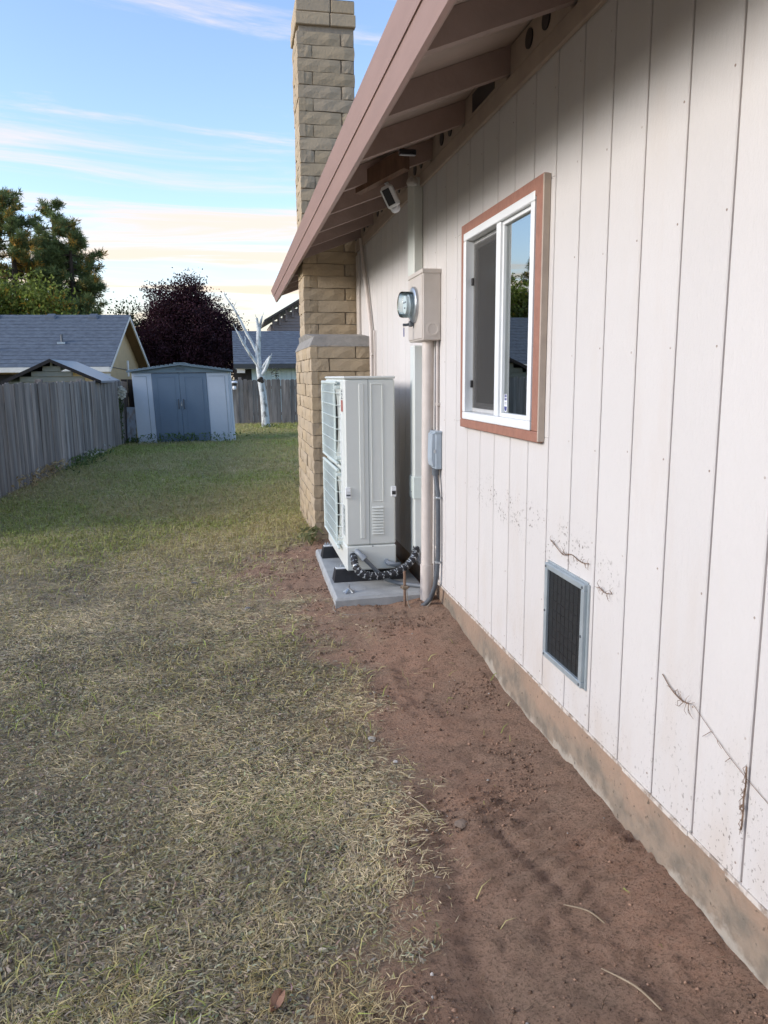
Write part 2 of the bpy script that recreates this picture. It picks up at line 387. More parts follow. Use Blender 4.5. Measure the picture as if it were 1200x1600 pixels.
def glass_mat(name, tint=(.75,.85,.80), ior=1.75):
    m = bpy.data.materials.new(name); m.use_nodes = True; n, l = m.node_tree.nodes, m.node_tree.links; n.clear()
    fr = n.new('ShaderNodeFresnel'); fr.inputs[0].default_value = ior
    g = n.new('ShaderNodeBsdfGlossy'); g.inputs['Roughness'].default_value = 0.0; g.inputs[0].default_value = (.97,1,.98,1)
    nz = n.new('ShaderNodeTexNoise'); nz.inputs['Scale'].default_value = 2.2; bp = n.new('ShaderNodeBump'); bp.inputs['Strength'].default_value = .012
    l.new(nz.outputs[0], bp.inputs['Height']); l.new(bp.outputs[0], g.inputs['Normal'])
    t = n.new('ShaderNodeBsdfTransparent'); t.inputs[0].default_value = tuple(tint)+(1,)
    x = n.new('ShaderNodeMixShader'); l.new(fr.outputs[0], x.inputs[0]); l.new(t.outputs[0], x.inputs[1]); l.new(g.outputs[0], x.inputs[2])
    o = n.new('ShaderNodeOutputMaterial'); l.new(x.outputs[0], o.inputs[0]); return m
GLASS = glass_mat('window_glass', (.55,.62,.58), 6.5)
CLEAR = glass_mat('meter_glass', (.86,.92,.93), 1.45)

# ================================================================== GROUND
def gz(x, y):
    x = np.asarray(x, dtype=float); y = np.asarray(y, dtype=float)
    base = -.012 + .085*sstep(2.7,4.4,y)*sstep(-.9,.7,x)*(1-sstep(6.4,9.5,y))
    base = base - .55*sstep(25.5,30,y) + .05*(fbm(x*.5, y*.5, 3)-.5)*sstep(2.2,6,y)
    base = base - .02*sstep(-.4,.9,-x)*(1-sstep(3,8,y))
    return base
DIRT_PTS = np.array([(0.5,.10),(1.456,.15),(1.746,.23),(2.156,.33),(2.572,.36),(3.134,.40),(3.75,.40),(4.2,.36),(4.646,.20),(4.99,.02),(5.676,.06),(6.1,.30),(6.5,.62),(7.2,.95),(8.2,1.3)])
def dirt_mask(x, y):
    xb = np.interp(y, DIRT_PTS[:,0], DIRT_PTS[:,1])
    wob = (fbm(x*2.2, y*2.2, 11, 5)-.5)*.75 + (fbm(x*9, y*9, 12, 4)-.5)*.45
    m = sstep(-.30, .30, (x - xb) + wob*1.0)
    return m*(1-sstep(6.6,7.6,y))
def ground_height(x, y):
    z = gz(x, y); d = dirt_mask(x, y); near = 1-sstep(6.5,9,y)
    bumps = (fbm(x*2.2, y*2.2, 21, 3)-.5)*.040 + (fbm(x*13, y*13, 22, 4)-.5)*.016
    z = z + near*bumps*(.55+.6*d)
    clod = np.maximum(fbm(x*34, y*34, 23, 3)-.55, 0)*.055*sstep(.42,.62,fbm(x*3.1,y*3.1,24,3))
    z = z + near*d*clod
    # raked and tracked soil
    u = x*.92 + y*.38; v = -x*.38 + y*.92
    rm = d*sstep(.50,.68,x)*(1-sstep(2.5,3.0,y))*sstep(.40,.60,fbm(x*1.6,y*1.6,31,2))
    z = z + rm*.0075*np.sin(2*np.pi*(v*17 + 1.6*fbm(x*4,y*4,32,2)))
    # a wheel rut with tread bars
    xr = .52 + .10*(y-1.4); rut = np.exp(-((x-xr)/.055)**2)*(1-sstep(2.3,2.6,y))
    z = z + rut*(-.016 + .004*np.sin(2*np.pi*y*46))
    xr2 = .80 - .24*(y-2.0); rut2 = np.exp(-((x-xr2)/.022)**2)*sstep(1.75,1.85,y)*(1-sstep(2.12,2.2,y))
    z = z - rut2*.012 + np.exp(-((x-xr2-.05)/.02)**2)*sstep(1.75,1.85,y)*(1-sstep(2.12,2.2,y))*.005
    # soil piled against the footing, a shallow skirt
    z = z + d*.028*sstep(.95,1.16,x)*(fbm(y*3, y*0+2, 41, 3))*1.3
    return z
def axis(parts):
    out = []
    for a, b, st in parts: out.append(np.arange(a, b, st))
    return np.concatenate(out+[np.array([parts[-1][1]])])
gx = axis([(-420,-60,30),(-60,-12,3),(-12,-3.6,.4),(-3.6,-1.6,.07),(-1.6,1.22,.0165),(1.22,4,.3),(4,60,4),(60,420,30)])
gy = axis([(-60,-4,4),(-4,.9,.25),(.9,3.6,.0165),(3.6,7.2,.033),(7.2,26,.22),(26,60,2),(60,700,40)])
GX, GY = np.meshgrid(gx, gy); GZ = ground_height(GX, GY)
nx, ny = len(gx), len(gy)
V = np.stack([GX.ravel(), GY.ravel(), GZ.ravel()], 1)
ii = (np.arange(ny-1)[:,None]*nx + np.arange(nx-1)[None,:]).ravel()
Fq = np.stack([ii, ii+1, ii+nx+1, ii+nx], 1)
dm = dirt_mask(GX, GY).ravel(); green = sstep(5.0,9.5, GY.ravel() + 2.2*(fbm(GX.ravel()*.6, GY.ravel()*.6, 51)-.5))
cols = np.stack([dm, green, fbm(GX.ravel()*1.3, GY.ravel()*1.3, 52)], 1)
def ground_mat():
    m = bpy.data.materials.new('soil_and_thatch'); n, l, bs = nodes_of(m)
    at = n.new('ShaderNodeAttribute'); at.attribute_name = 'Col'; sp_ = n.new('ShaderNodeSeparateColor'); l.new(at.outputs['Color'], sp_.inputs[0])
    geo = n.new('ShaderNodeNewGeometry')
    def noise(sc, det=6, ro=.65, st=(1,1,1)):
        mp_ = n.new('ShaderNodeMapping'); mp_.inputs['Scale'].default_value = st; l.new(geo.outputs['Position'], mp_.inputs[0])
        z = n.new('ShaderNodeTexNoise'); z.inputs['Scale'].default_value = sc; z.inputs['Detail'].default_value = det; z.inputs['Roughness'].default_value = ro; l.new(mp_.outputs[0], z.inputs['Vector']); return z.outputs[0]
    def rg(x, a, b, c=0., d=1.):
        r = n.new('ShaderNodeMapRange')
        for i, v in enumerate((a,b,c,d)): r.inputs[i+1].default_value = v
        l.new(x, r.inputs[0]); return r.outputs[0]
    def mixc(f, a, b):
        x = n.new('ShaderNodeMix'); x.data_type = 'RGBA'
        for i, v in ((0,f),(6,a),(7,b)):
            if isinstance(v, (tuple,float)): x.inputs[i].default_value = v
            else: l.new(v, x.inputs[i])
        return x.outputs[2]
    soil = mixc(rg(noise(2.1, 4), .38, .62), (.405,.240,.158,1), (.30,.205,.142,1))
    soil = mixc(rg(noise(38, 6, .7), .4, .68, 0, .75), soil, (.40,.265,.185,1))
    soil = mixc(rg(noise(14, 5, .7), .5, .68, 0, .6), soil, (.16,.105,.074,1))
    soil = mixc(rg(noise(120, 4, .75), .50, .66, 0, .85), soil, (.105,.07,.05,1))
    th = mixc(rg(noise(24, 6, .75), .35, .65), (.42,.335,.225,1), (.24,.195,.14,1))
    th = mixc(rg(noise(110, 4, .7), .45, .65, 0, .7), th, (.50,.42,.28,1))
    gr = mixc(rg(noise(3.5, 6, .7), .35, .65), (.31,.33,.10,1), (.42,.37,.16,1))
    gr = mixc(rg(noise(30, 5, .75), .45, .7), gr, (.18,.19,.07,1))
    c = mixc(sp_.outputs[1], th, gr); c = mixc(sp_.outputs[0], c, soil)
    l.new(c, bs.inputs['Base Color']); bs.inputs['Roughness'].default_value = .95; bs.inputs['Specular IOR Level'].default_value = .15
    bp = n.new('ShaderNodeBump'); bp.inputs['Strength'].default_value = 1.0; bp.inputs['Distance'].default_value = .016
    l.new(noise(60, 10, .8), bp.inputs['Height']); l.new(bp.outputs[0], bs.inputs['Normal'])
    return m
ground = link('ground', mesh_np('ground', V, Fq, ground_mat(), cols)); ground.data.shade_smooth()
tag(ground, 'bare reddish soil and worn lawn of the side yard', None, kind='structure')
def hgt(x, y): return float(ground_height(np.array([x]), np.array([y]))[0])

# ================================================================== HOUSE
WX = 1.137                       # wall face
house = thing('house', 'house side wall with pinkish white grooved siding, brown eave and brick chimney', 'house', (2.2, 3.5, 0))
YA, YB = -3.2, 10.0
ZS, ZT = .218, 2.60              # siding bottom and top
PITCH = .37
# footing
MB().box(WX+.018, WX+.20, YA, YB, -.4, ZS+.03).build('foundation', FOUND, house)
wo_ = dict(y0=2.775, y1=3.70, z0=1.19, z1=2.10)      # window opening
w = MB()
X0, X1 = WX+.009, WX+.12
w.box(X0, X1, YA, wo_['y0'], ZS+.004, 2.685); w.box(X0, X1, wo_['y1'], YB, ZS+.004, 2.685)
w.box(X0, X1, wo_['y0'], wo_['y1'], ZS+.004, wo_['z0']); w.box(X0, X1, wo_['y0'], wo_['y1'], wo_['z1'], 2.685)
wall = w.build('wall', GROOVE, house)
S = .2032; Y0 = 1.66146; G = .0042
full = MB().box(0, .012, G, S-G, 0, ZT-ZS, .0025).mesh('siding_board', SIDING)
pieces_cache = {}
for k in range(math.ceil((YA-Y0)/S), int((YB-Y0)/S)):
    a = Y0+k*S
    lo, hi = a+G, a+S-G
    if hi < wo_['y0'] or lo > wo_['y1']:
        # the last boards hide behind the chimney breast and are still whole boards
        o = link('siding_board', full, wall, (WX, a, ZS))
    else:
        def bd(y0, y1, z0, z1):
            if y1-y0 < .006: return
            MB().box(WX, WX+.012, y0, y1, z0, z1, .0025).build('siding_board', SIDING, wall)
        bd(lo, hi, ZS, wo_['z0']-.004); bd(lo, hi, wo_['z1']+.004, ZT)
        if lo < wo_['y0']: bd(lo, wo_['y0']-.002, wo_['z0']-.004, wo_['z1']+.004)
        if hi > wo_['y1']: bd(wo_['y1']+.002, hi, wo_['z0']-.004, wo_['z1']+.004)
nl = MB()
for k in range(-6, 14):
    for zz in np.arange(ZS+.05, 2.45, .305):
        y_ = Y0+k*S+.025+random.uniform(-.004,.004); z_ = zz+random.uniform(-.012,.012)
        if wo_['y0']-.08 < y_ < wo_['y1']+.06 and wo_['z0']-.06 < z_ < wo_['z1']+.06: continue
        nl.lathe([(.0034,.0),(.0030,-.0007),(.001,-.0009)], (WX, y_, z_), 'x', 7)
tag(nl.build('nail_heads', mat('painted_nail', (.45,.40,.36), .6, (.26,.20,.16), 30, contrast=(.45,.55)), wall), kind='stuff')
# drip lip of chipped paint along the siding foot
dl = MB()
y0 = .6
while y0 < 5.0:
    L_ = random.uniform(.05,.42); dz = random.uniform(-.006,.004)
    dl.box(WX-.003+random.uniform(-.0015,.0015), WX+.006, y0, y0+L_-.0008, ZS-.008+dz, ZS+.0015, 0); y0 += L_
dl.build('siding_drip_edge', mat('chipped_white_paint', (.58,.53,.47), .8, (.30,.24,.19), 30, contrast=(.45,.6)), wall)
# frieze board and vent blocking between rafters
fz = MB(); fz.box(WX-.020, WX-.001, YA, YB, 2.505, 2.576, .003); fz.build('frieze_board', BLOCKING, house)
RAFT = [2.53+.61*k for k in range(-9, 13)]
RAFT = [r for r in RAFT if YA < r < YB]
def rz_bot(x): return 2.595 - PITCH*(WX-x)
RD = .102
raft_m = MB(); rx0, rx1 = .585, WX+.30; th = .021
raft_m.hexa([(rx0,-th,rz_bot(rx0)),(rx1,-th,rz_bot(rx1)),(rx1,th,rz_bot(rx1)),(rx0,th,rz_bot(rx0)),
             (rx0,-th,rz_bot(rx0)+RD),(rx1,-th,rz_bot(rx1)+RD),(rx1,th,rz_bot(rx1)+RD),(rx0,th,rz_bot(rx0)+RD)])
raft_mesh = raft_m.mesh('rafter', EAVE)
rafters = [link('rafter', raft_mesh, house, (0, r, 0)) for r in RAFT]
hole = MB().lathe([(.034,0),(.034,.006)], (0,0,0), 'x', 20).mesh('vent_hole_shade', BLACK)  # black disc painted as the dark inside of a hole
for i in range(len(RAFT)-1):
    y0, y1 = RAFT[i]+th+.002, RAFT[i+1]-th-.002
    if y1 < .5: continue
    bl = MB().box(WX-.016, WX+.02, y0, y1, 2.578, 2.688, .002).build('vent_block', BLOCKING, house)
    if abs(RAFT[i]-3.14) < .02:
        MB().box(WX-.019, WX-.0165, y0+.14, y1-.12, 2.595, 2.672).build('vent_opening_shade', BLACK, bl)  # black plate painted as the dark inside of the opening
    else:
        for c in (.36, .64):
            link('vent_hole_shade', hole, bl, (WX-.0215, y0+(y1-y0)*c, 2.634))
# roof deck, shingles
def slope_slab(xa, xb, y0, y1, zoff, t):
    za = 2.697 - PITCH*(WX-xa) + zoff; zb = 2.697 - PITCH*(WX-xb) + zoff
    return [(xa,y0,za),(xb,y0,zb),(xb,y1,zb),(xa,y1,za),(xa,y0,za+t),(xb,y0,zb+t),(xb,y1,zb+t),(xa,y1,za+t)]
ASPH_OWN = mat('own_roof_shingles', (.10,.095,.09), .9, (.07,.066,.062), 40, bump=.5, bscale=60)
CH = dict(x0=.645, y0=7.05, y1=7.56)            # chimney stack footprint
def deck_panels(fn, t, zoff, name, m, xa, xb, ya=YA-.3, yb=10.05):
    d = MB()
    for (p, q, u, v) in ((xa, xb, ya, CH['y0']-.02), (xa, CH['x0']-.02, CH['y0']-.02, CH['y1']+.02), (WX+.03, xb, CH['y0']-.02, CH['y1']+.02), (xa, xb, CH['y1']+.02, yb)):
        d.hexa(slope_slab(p, q, u, v, zoff, t))
    return d.build(name, m, house)
deck_panels(None, .018, .002, 'roof_deck', DECK, .545, 5.2)
deck_panels(None, .012, .0215, 'roof_shingles', ASPH_OWN, .535, 5.2)
MB().hexa([(5.2,YA-.3,4.26),(9.5,YA-.3,2.6),(9.5,10.05,2.6),(5.2,10.05,4.26),(5.2,YA-.3,4.29),(9.5,YA-.3,2.63),(9.5,10.05,2.63),(5.2,10.05,4.29)]).build('rear_roof_slope', ASPH_OWN, house)
MB().box(WX+.2, 9.2, 9.85, 9.97, -.3, 2.70).build('end_wall', GROOVE, house)
MB().box(WX+.2, 9.2, YA+.03, YA+.15, -.3, 2.70).build('end_wall', GROOVE, house)
MB().box(9.2, 9.3, YA+.03, 9.97, -.3, 2.60).build('rear_wall', GROOVE, house)
# raked fascia: sub fascia, board, proud upper trim
ang = math.atan(PITCH)
dn = Vector((math.sin(ang), 0, -math.cos(ang)))        # down along the raked face
nn = Vector((-math.cos(ang), 0, -math.sin(ang)))       # outward
Tt = Vector((.510, 0, 2.482))
def rake_board(name, a, b, o0, o1, y0, y1, m, par=house):
    P = []
    for y in (y0, y1):
        for (s_, o_) in ((a,o0),(a,o1),(b,o1),(b,o0)):
            q = Tt + dn*s_ + nn*o_; P.append((q.x, y, q.z))
    mbx = MB(); mbx.add(P, [(0,1,2,3),(7,6,5,4),(0,4,5,1),(1,5,6,2),(2,6,7,3),(3,7,4,0)]); return mbx.build(name, m, par)
rake_board('fascia_board', .006, .150, -.030, -.006, YA-.3, 10.05, FASCIA)
rake_board('fascia_trim', -.004, .074, -.0055, -.0015, YA-.302, 10.052, FASCIA)
rake_board('sub_fascia', .012, .128, -.066, -.032, YA-.28, 10.03, EAVE)
# rake overhang at the far end
MB().hexa([(.60,9.99,2.41),(4.9,9.99,4.0),(4.9,10.03,4.0),(.60,10.03,2.41),(.60,9.99,2.51),(4.9,9.99,4.10),(4.9,10.03,4.10),(.60,10.03,2.51)]).build('barge_board', FASCIA, house)

# ---- window
win = MB()
ty0, ty1, tz0, tz1, tw = 2.724, 3.738, 1.166, 2.126, .066
window = MB().box(WX+.122, WX+.13, wo_['y0'], wo_['y1'], wo_['z0'], wo_['z1']).build('window', mat('window_liner', (.5,.5,.48), .6), house) if False else None
fr = MB()
fy0, fy1, fz0, fz1, fw = 2.797, 3.690, 1.207, 2.082, .036
for (a,b,c,d) in ((fy0,fy1,fz0,fz0+fw),(fy0,fy1,fz1-fw,fz1),(fy0,fy0+fw,fz0+fw,fz1-fw),(fy1-fw,fy1,fz0+fw,fz1-fw)):
    fr.box(WX-.030, WX+.05, a+.0005, b-.0005, c+.0005, d-.0005, .003)
window = fr.build('window', WHITE, house)
for nm, (a,b,c,d) in (('trim_board',(ty0,ty1,tz0,tz0+tw)),('trim_board',(ty0,ty1,tz1-tw,tz1)),('trim_board',(ty0,ty0+tw-.001,tz0+tw+.001,tz1-tw-.001)),('trim_board',(ty1-tw+.001,ty1,tz0+tw+.001,tz1-tw-.001))):
    if b-a > .5: MB().box(WX-.026, WX-.001, a, b, c, d-.022 if c < 1.3 else d, .003).build(nm, TRIM_BROWN, window) if c > 1.3 else MB().box(WX-.026, WX-.001, a, b, c, fz0-.001, .003).build(nm, TRIM_BROWN, window)
    else: MB().box(WX-.0258, WX-.001, a, b, fz0, fz1+.0005, .003).build(nm, TRIM_BROWN, window)
MB().box(WX-.028, WX-.001, ty0-.010, ty0-.001, tz0+.004, tz1-.004, .002).build('trim_edge', mat('trim_edge_beige', (.46,.38,.31), .7), window)
MB().box(WX-.024, WX+.045, 3.185, 3.232, fz0+fw, fz1-fw, .003).build('mullion', WHITE, window)
# fixed pane (near) with glazing bead
for (a,b,c,d) in ((fy0+fw,3.185,fz0+fw,fz0+fw+.016),(fy0+fw,3.185,fz1-fw-.016,fz1-fw),(fy0+fw,fy0+fw+.014,fz0+fw+.016,fz1-fw-.016),(3.171,3.185,fz0+fw+.016,fz1-fw-.016)):
    MB().box(WX-.012, WX+.02, a, b, c, d, .002).build('glazing_bead', WHITE, window)
MB().box(WX+.002, WX+.006, fy0+fw+.010, 3.175, fz0+fw+.012, fz1-fw-.012).build('glass_pane', GLASS, window)
# sliding sash (far), set back, with insect screen in front of part of it
sx0, sx1 = WX+.012, WX+.036
sa, sb, sc_, sd_ = 3.232, fy1-fw, fz0+fw, fz1-fw
for (a,b,c,d) in ((sa,sb,sc_,sc_+.045),(sa,sb,sd_-.045,sd_),(sa,sa+.03,sc_+.045,sd_-.045),(sb-.045,sb,sc_+.045,sd_-.045)):
    MB().box(sx0, sx1, a+.0003, b-.0003, c+.0003, d-.0003, .003).build('sash_frame', mat('sash_grey', (.50,.50,.49), .45) if 'sash_grey' not in bpy.data.materials else bpy.data.materials['sash_grey'], window)
MB().box(WX+.020, WX+.024, sa+.028, sb-.043, sc_+.043, sd_-.043).build('glass_pane', glass_mat('screened_glass', (.30,.31,.30), 1.55), window)
def screen_mat():
    m = bpy.data.materials.new('insect_mesh'); m.use_nodes = True; n, l = m.node_tree.nodes, m.node_tree.links
    t = n.new('ShaderNodeBsdfTransparent'); x = n.new('ShaderNodeMixShader'); x.inputs[0].default_value = .52
    bs = n['Principled BSDF']; bs.inputs['Base Color'].default_value = (.055,.052,.048,1); bs.inputs['Roughness'].default_value = .8
    l.new(t.outputs[0], x.inputs[1]); l.new(bs.outputs[0], x.inputs[2]); l.new(x.outputs[0], n['Material Output'].inputs[0]); return m
MB().box(WX+.006, WX+.0066, sa+.012, sb-.020, sc_+.020, sd_-.020).build('insect_screen', screen_mat(), window)
for zz in (1.36, 1.84): MB().box(WX-.002, WX+.012, sb-.016, sb-.004, zz, zz+.035, .002).build('sash_latch', BLACK, window)
# sticker on the fixed pane
def flat(name, pts, x, m, par, t=.0006):
    return MB().prism([(y, z) for y, z in pts], 'x', x, x+t).build(name, m, par)
sy, sz = 3.148, 1.262      # lower centre
def ell(cy, cz, ry, rz_, a0=0, a1=360, n=16): return [(cy+ry*math.cos(R(a0+(a1-a0)*i/n)), cz+rz_*math.sin(R(a0+(a1-a0)*i/n))) for i in range(n+1)]
stk = flat('security_sticker', [(sy-.019,sz+.028)]+ell(sy,sz+.020,.020,.020,180,360,14)+[(sy+.019,sz+.028),(sy+.016,sz+.060),(sy+.0155,sz+.072),(sy+.012,sz+.078),(sy+.004,sz+.074),(sy-.004,sz+.074),(sy-.012,sz+.078),(sy-.0155,sz+.072),(sy-.016,sz+.060)], WX+.0008, PRINT_WHITE, window)
flat('sticker_print', [(sy-.015,sz+.024)]+ell(sy,sz+.020,.015,.015,180,360,12)+[(sy+.015,sz+.024)], WX+.0001, NAVY, stk)
for zz in (.051,.064):
    for c in (-.0062,.0062): flat('sticker_print', [(sy+c-.005,sz+zz),(sy+c+.005,sz+zz),(sy+c+.0045,sz+zz+.009),(sy+c-.0045,sz+zz+.009)], WX+.0001, NAVY, stk)
for zz in (.034,.040): flat('sticker_print', [(sy-.011,sz+zz),(sy+.011,sz+zz),(sy+.011,sz+zz+.002),(sy-.011,sz+zz+.002)], WX+.0001, INK, stk)
# dark room behind
rm = MB()
rm.box(WX+.13, WX+2.6, 1.6, 1.63, .5, 2.6); rm.box(WX+.13, WX+2.6, 4.9, 4.93, .5, 2.6); rm.box(WX+2.6, WX+2.63, 1.6, 4.93, .5, 2.6)
rm.box(WX+.13, WX+2.63, 1.6, 4.93, .47, .5); rm.box(WX+.13, WX+2.63, 1.6, 4.93, 2.6, 2.63)
rm.build('room', ROOM, house)
MB().box(WX+.06, WX+.115, wo_['y0'], wo_['y1'], wo_['z0']+.018, wo_['z0']+.05, .003).build('window_stool', mat('stool_paint', (.42,.50,.45), .5), window)

# ---- crawl space vent
vy0, vy1, vz0, vz1 = 2.302, 2.632, .361, .728
vf = MB(); q = .022
for (a,b,c,d) in ((vy0,vy1,vz0,vz0+q),(vy0,vy1,vz1-q,vz1),(vy0,vy0+q,vz0+q,vz1-q),(vy1-q,vy1,vz0+q,vz1-q)):
    vf.box(WX-.020, WX-.0005, a+.0002, b-.0002, c+.0002, d-.0002, .002)
q2 = .012
vf.box(WX-.006, WX-.0007, vy0-q2, vy1+q2, vz0-q2+.008, vz0); vf.box(WX-.006, WX-.0007, vy0-q2, vy0, vz0, vz1); vf.box(WX-.006, WX-.0007, vy0, vy1+q2-.006, vz1, vz1+q2-.006)
vent = vf.build('crawl_vent', VENTFRAME, house)
MB().box(WX-.0095, WX-.001, vy0+q, vy1-q, vz0+q, vz1-q).build('vent_screen', DARKMESH, vent)
hv = MB()
for i in range(9): hv.box(WX-.0103, WX-.0096, vy0+q+.004+i*.0345, vy0+q+.0065+i*.0345, vz0+q, vz1-q)
for i in range(1,9): hv.box(WX-.0104, WX-.0097, vy0+q, vy1-q, vz0+q+i*.0355, vz0+q+i*.0355+.0022)
hv.build('vent_wires', BLACK, vent)
scr = MB().lathe([(.005,0),(.004,-.003)], (0,0,0), 'x', 10).mesh('screw', INK)
for yy in (vy0+.011, vy1-.011):
    for zz in (vz0+.012, (vz0+vz1)/2, vz1-.012): link('screw', scr, vent, (WX-.020, yy, zz))

# ---- chimney
chim = MB()
bx0, by0, by1, bz1 = .625, 6.35, 7.90, 1.69
chim.box(bx0+.02, WX+.05, by0+.02, by1-.02, -.4, bz1-.01)
chim.box(CH['x0']+.018, WX-.006, CH['y0']+.018, CH['y1']-.018, 2.402, 4.538)
chim.box(CH['x0']+.018, WX-.004, CH['y0']+.018, CH['y1']-.018, 1.0, 2.4)
chimney = chim.build('chimney', MORTAR, house)
brick_meshes = {}
def brick_mesh(ln, kind):
    key = (round(ln,3), kind)
    if key in brick_meshes: return brick_meshes[key]
    nx_, nz_ = 4, 2; hgt_ = .099; dpt = .055; vs = []; rr = random.Random(hash(key) & 0xffff)
    for k in range(nz_+1):
        for i in range(nx_+1):
            u = i/nx_; vv = k/nz_
            edge = (1 if i in (0,nx_) else 0)+(1 if k in (0,nz_) else 0)
            bul = .004 + rr.uniform(-.003,.004) - (.0045 if edge else 0) - (.003 if edge > 1 else 0)
            vs.append((u*ln + (rr.uniform(-.003,.003)), -bul, vv*hgt_ + rr.uniform(-.003,.003)))
    nf = len(vs)
    ring = [i for i in range(nx_+1)] + [(k)*(nx_+1)+nx_ for k in range(1,nz_+1)] + [nz_*(nx_+1)+i for i in range(nx_-1,-1,-1)] + [k*(nx_+1) for k in range(nz_-1,0,-1)]
    fs = [(k*(nx_+1)+i, k*(nx_+1)+i+1, (k+1)*(nx_+1)+i+1, (k+1)*(nx_+1)+i) for k in range(nz_) for i in range(nx_)]
    back = []
    for r_ in ring: back.append(nf+len(back)); vs.append((vs[r_][0], dpt, vs[r_][2]))
    m_ = len(ring)
    for i in range(m_): fs.append((ring[i], back[i], back[(i+1)%m_], ring[(i+1)%m_]))
    fs.append(tuple(back))
    b = MB(); b.add(vs, fs); me = b.mesh('brick', BRICK); brick_meshes[key] = me; return me
CS = .1045; J = .007
def face_bricks(p0, d, length, z0, z1, pattern, wall_n):
    """bricks laid along direction d ('x' or 'y') from p0, courses from z0 to z1"""
    c = 0; z = z0
    while z + .06 < z1:
        lens = pattern(c); u = 0
        for ln in lens:
            L_ = min(ln, length-u) - J
            if L_ < .03: break
            me = brick_mesh(round(L_/.02)*.02 if L_ > .06 else L_, random.randint(0,2))
            jx = random.uniform(-.003,.003)
            if d == 'x': link('brick', me, chimney, (p0[0]+u+J/2, p0[1]+jx, z), (0,0,0))
            else: link('brick', me, chimney, (p0[0]+jx, p0[1]+length-u-J/2, z), (0,0,R(-90)))
            u += ln
        z += CS; c += 1
def pat_front(c): return (.375,.13) if c % 2 else (.125,.38)
def pat_side(c): return (.265,.26) if c % 2 else (.13,.39)
def pat_bfront(c): return (.37,.15) if c % 2 else (.15,.37)
def pat_bside(c): return (.39,.39,.39,.39) if c % 2 else (.2,.39,.39,.39,.2)
face_bricks((CH['x0'], CH['y0']), 'x', WX-CH['x0'], bz1+.09, 4.32, pat_front, 0)
face_bricks((CH['x0'], CH['y0']), 'y', CH['y1']-CH['y0'], bz1+.09, 4.32, pat_side, 0)
face_bricks((bx0, by0), 'x', WX-bx0, .0, bz1-.02, pat_bfront, 0)
face_bricks((bx0, by0), 'y', by1-by0, .0, bz1-.02, pat_bside, 0)
# corbelled top courses and sloped mortar shoulders
for i, (e, z) in enumerate(((.010,4.335),(.002,4.440))):
    for (a,b) in ((0,.29),(.298,WX-CH['x0']+2*e)):
        MB().box(CH['x0']-e+a, CH['x0']-e+b, CH['y0']-e, CH['y0']+.06, z, z+.098, .006).build('brick', BRICK, chimney)
    for (a,b) in ((.062,.30),(.308,CH['y1']-CH['y0']+2*e)):
        MB().box(CH['x0']-e-.001, CH['x0']+.06, CH['y0']-e+a, CH['y0']-e+b, z, z+.098, .006).build('brick', BRICK, chimney)
MB().hexa([(CH['x0'],CH['y0'],4.540),(WX-.001,CH['y0'],4.540),(WX-.001,CH['y1'],4.540),(CH['x0'],CH['y1'],4.540),
           (CH['x0']+.1,CH['y0']+.1,4.575),(WX-.08,CH['y0']+.1,4.575),(WX-.08,CH['y1']-.1,4.575),(CH['x0']+.1,CH['y1']-.1,4.575)]).build('chimney_crown', CAPM, chimney)
sh = MB()
e = .006
sh.hexa([(bx0-e,by0-e,bz1-.03),(WX-.002,by0-e,bz1-.03),(WX-.002,by1+e,bz1-.03),(bx0-e,by1+e,bz1-.03),
         (bx0+.035,by0+.05,bz1+.055),(WX-.002,by0+.05,bz1+.055),(WX-.002,by1-.05,bz1+.055),(bx0+.035,by1-.05,bz1+.055)])
sh.hexa([(bx0+.036,by0+.052,bz1+.05),(WX-.003,by0+.052,bz1+.05),(WX-.003,by1-.052,bz1+.05),(bx0+.036,by1-.052,bz1+.05),
         (CH['x0']-.004,CH['y0']-.1,bz1+.10),(WX-.003,CH['y0']-.1,bz1+.10),(WX-.003,CH['y1']+.1,bz1+.10),(CH['x0']-.004,CH['y1']+.1,bz1+.10)])
sh.build('chimney_shoulder', CAPM, chimney)
MB().box(WX-.022, WX-.001, 6.90, 7.03, bz1+.05, 2.47, .003).build('chimney_trim_board', BEIGE, house)

# ================================================================== FITTINGS ON THE WALL
# ---- line cover duct (upper and lower run)
du = thing('line_cover', 'pale square wall duct running from the eave down behind the meter box', 'duct', (1.10, 4.69, .3))
MB().box(1.078, WX-.001, 4.61, 4.77, 2.0, 2.56, .006).build('upper_cover', DUCT, du)
MB().box(1.078, WX-.001, 4.61, 4.715, .31, 1.60, .006).build('lower_cover', mat('duct_mint_paint', (.62,.655,.63), .45, (.58,.615,.59), 5), du)
MB().box(1.072, WX-.001, 4.605, 4.720, .66, .80, .004).build('cover_joint', HP2, du)
MB().lathe([(.004,0),(.003,-.003)], (1.072,4.66,.70), 'x', 8).build('screw', INK, du)
MB().lathe([(.03,0),(.035,.01),(.03,.03),(.012,.05)], (1.06,4.56,2.50), 'z', 12).build('seal_putty', mat('duct_putty', (.5,.47,.42), .9, bump=.4, bscale=50), du)

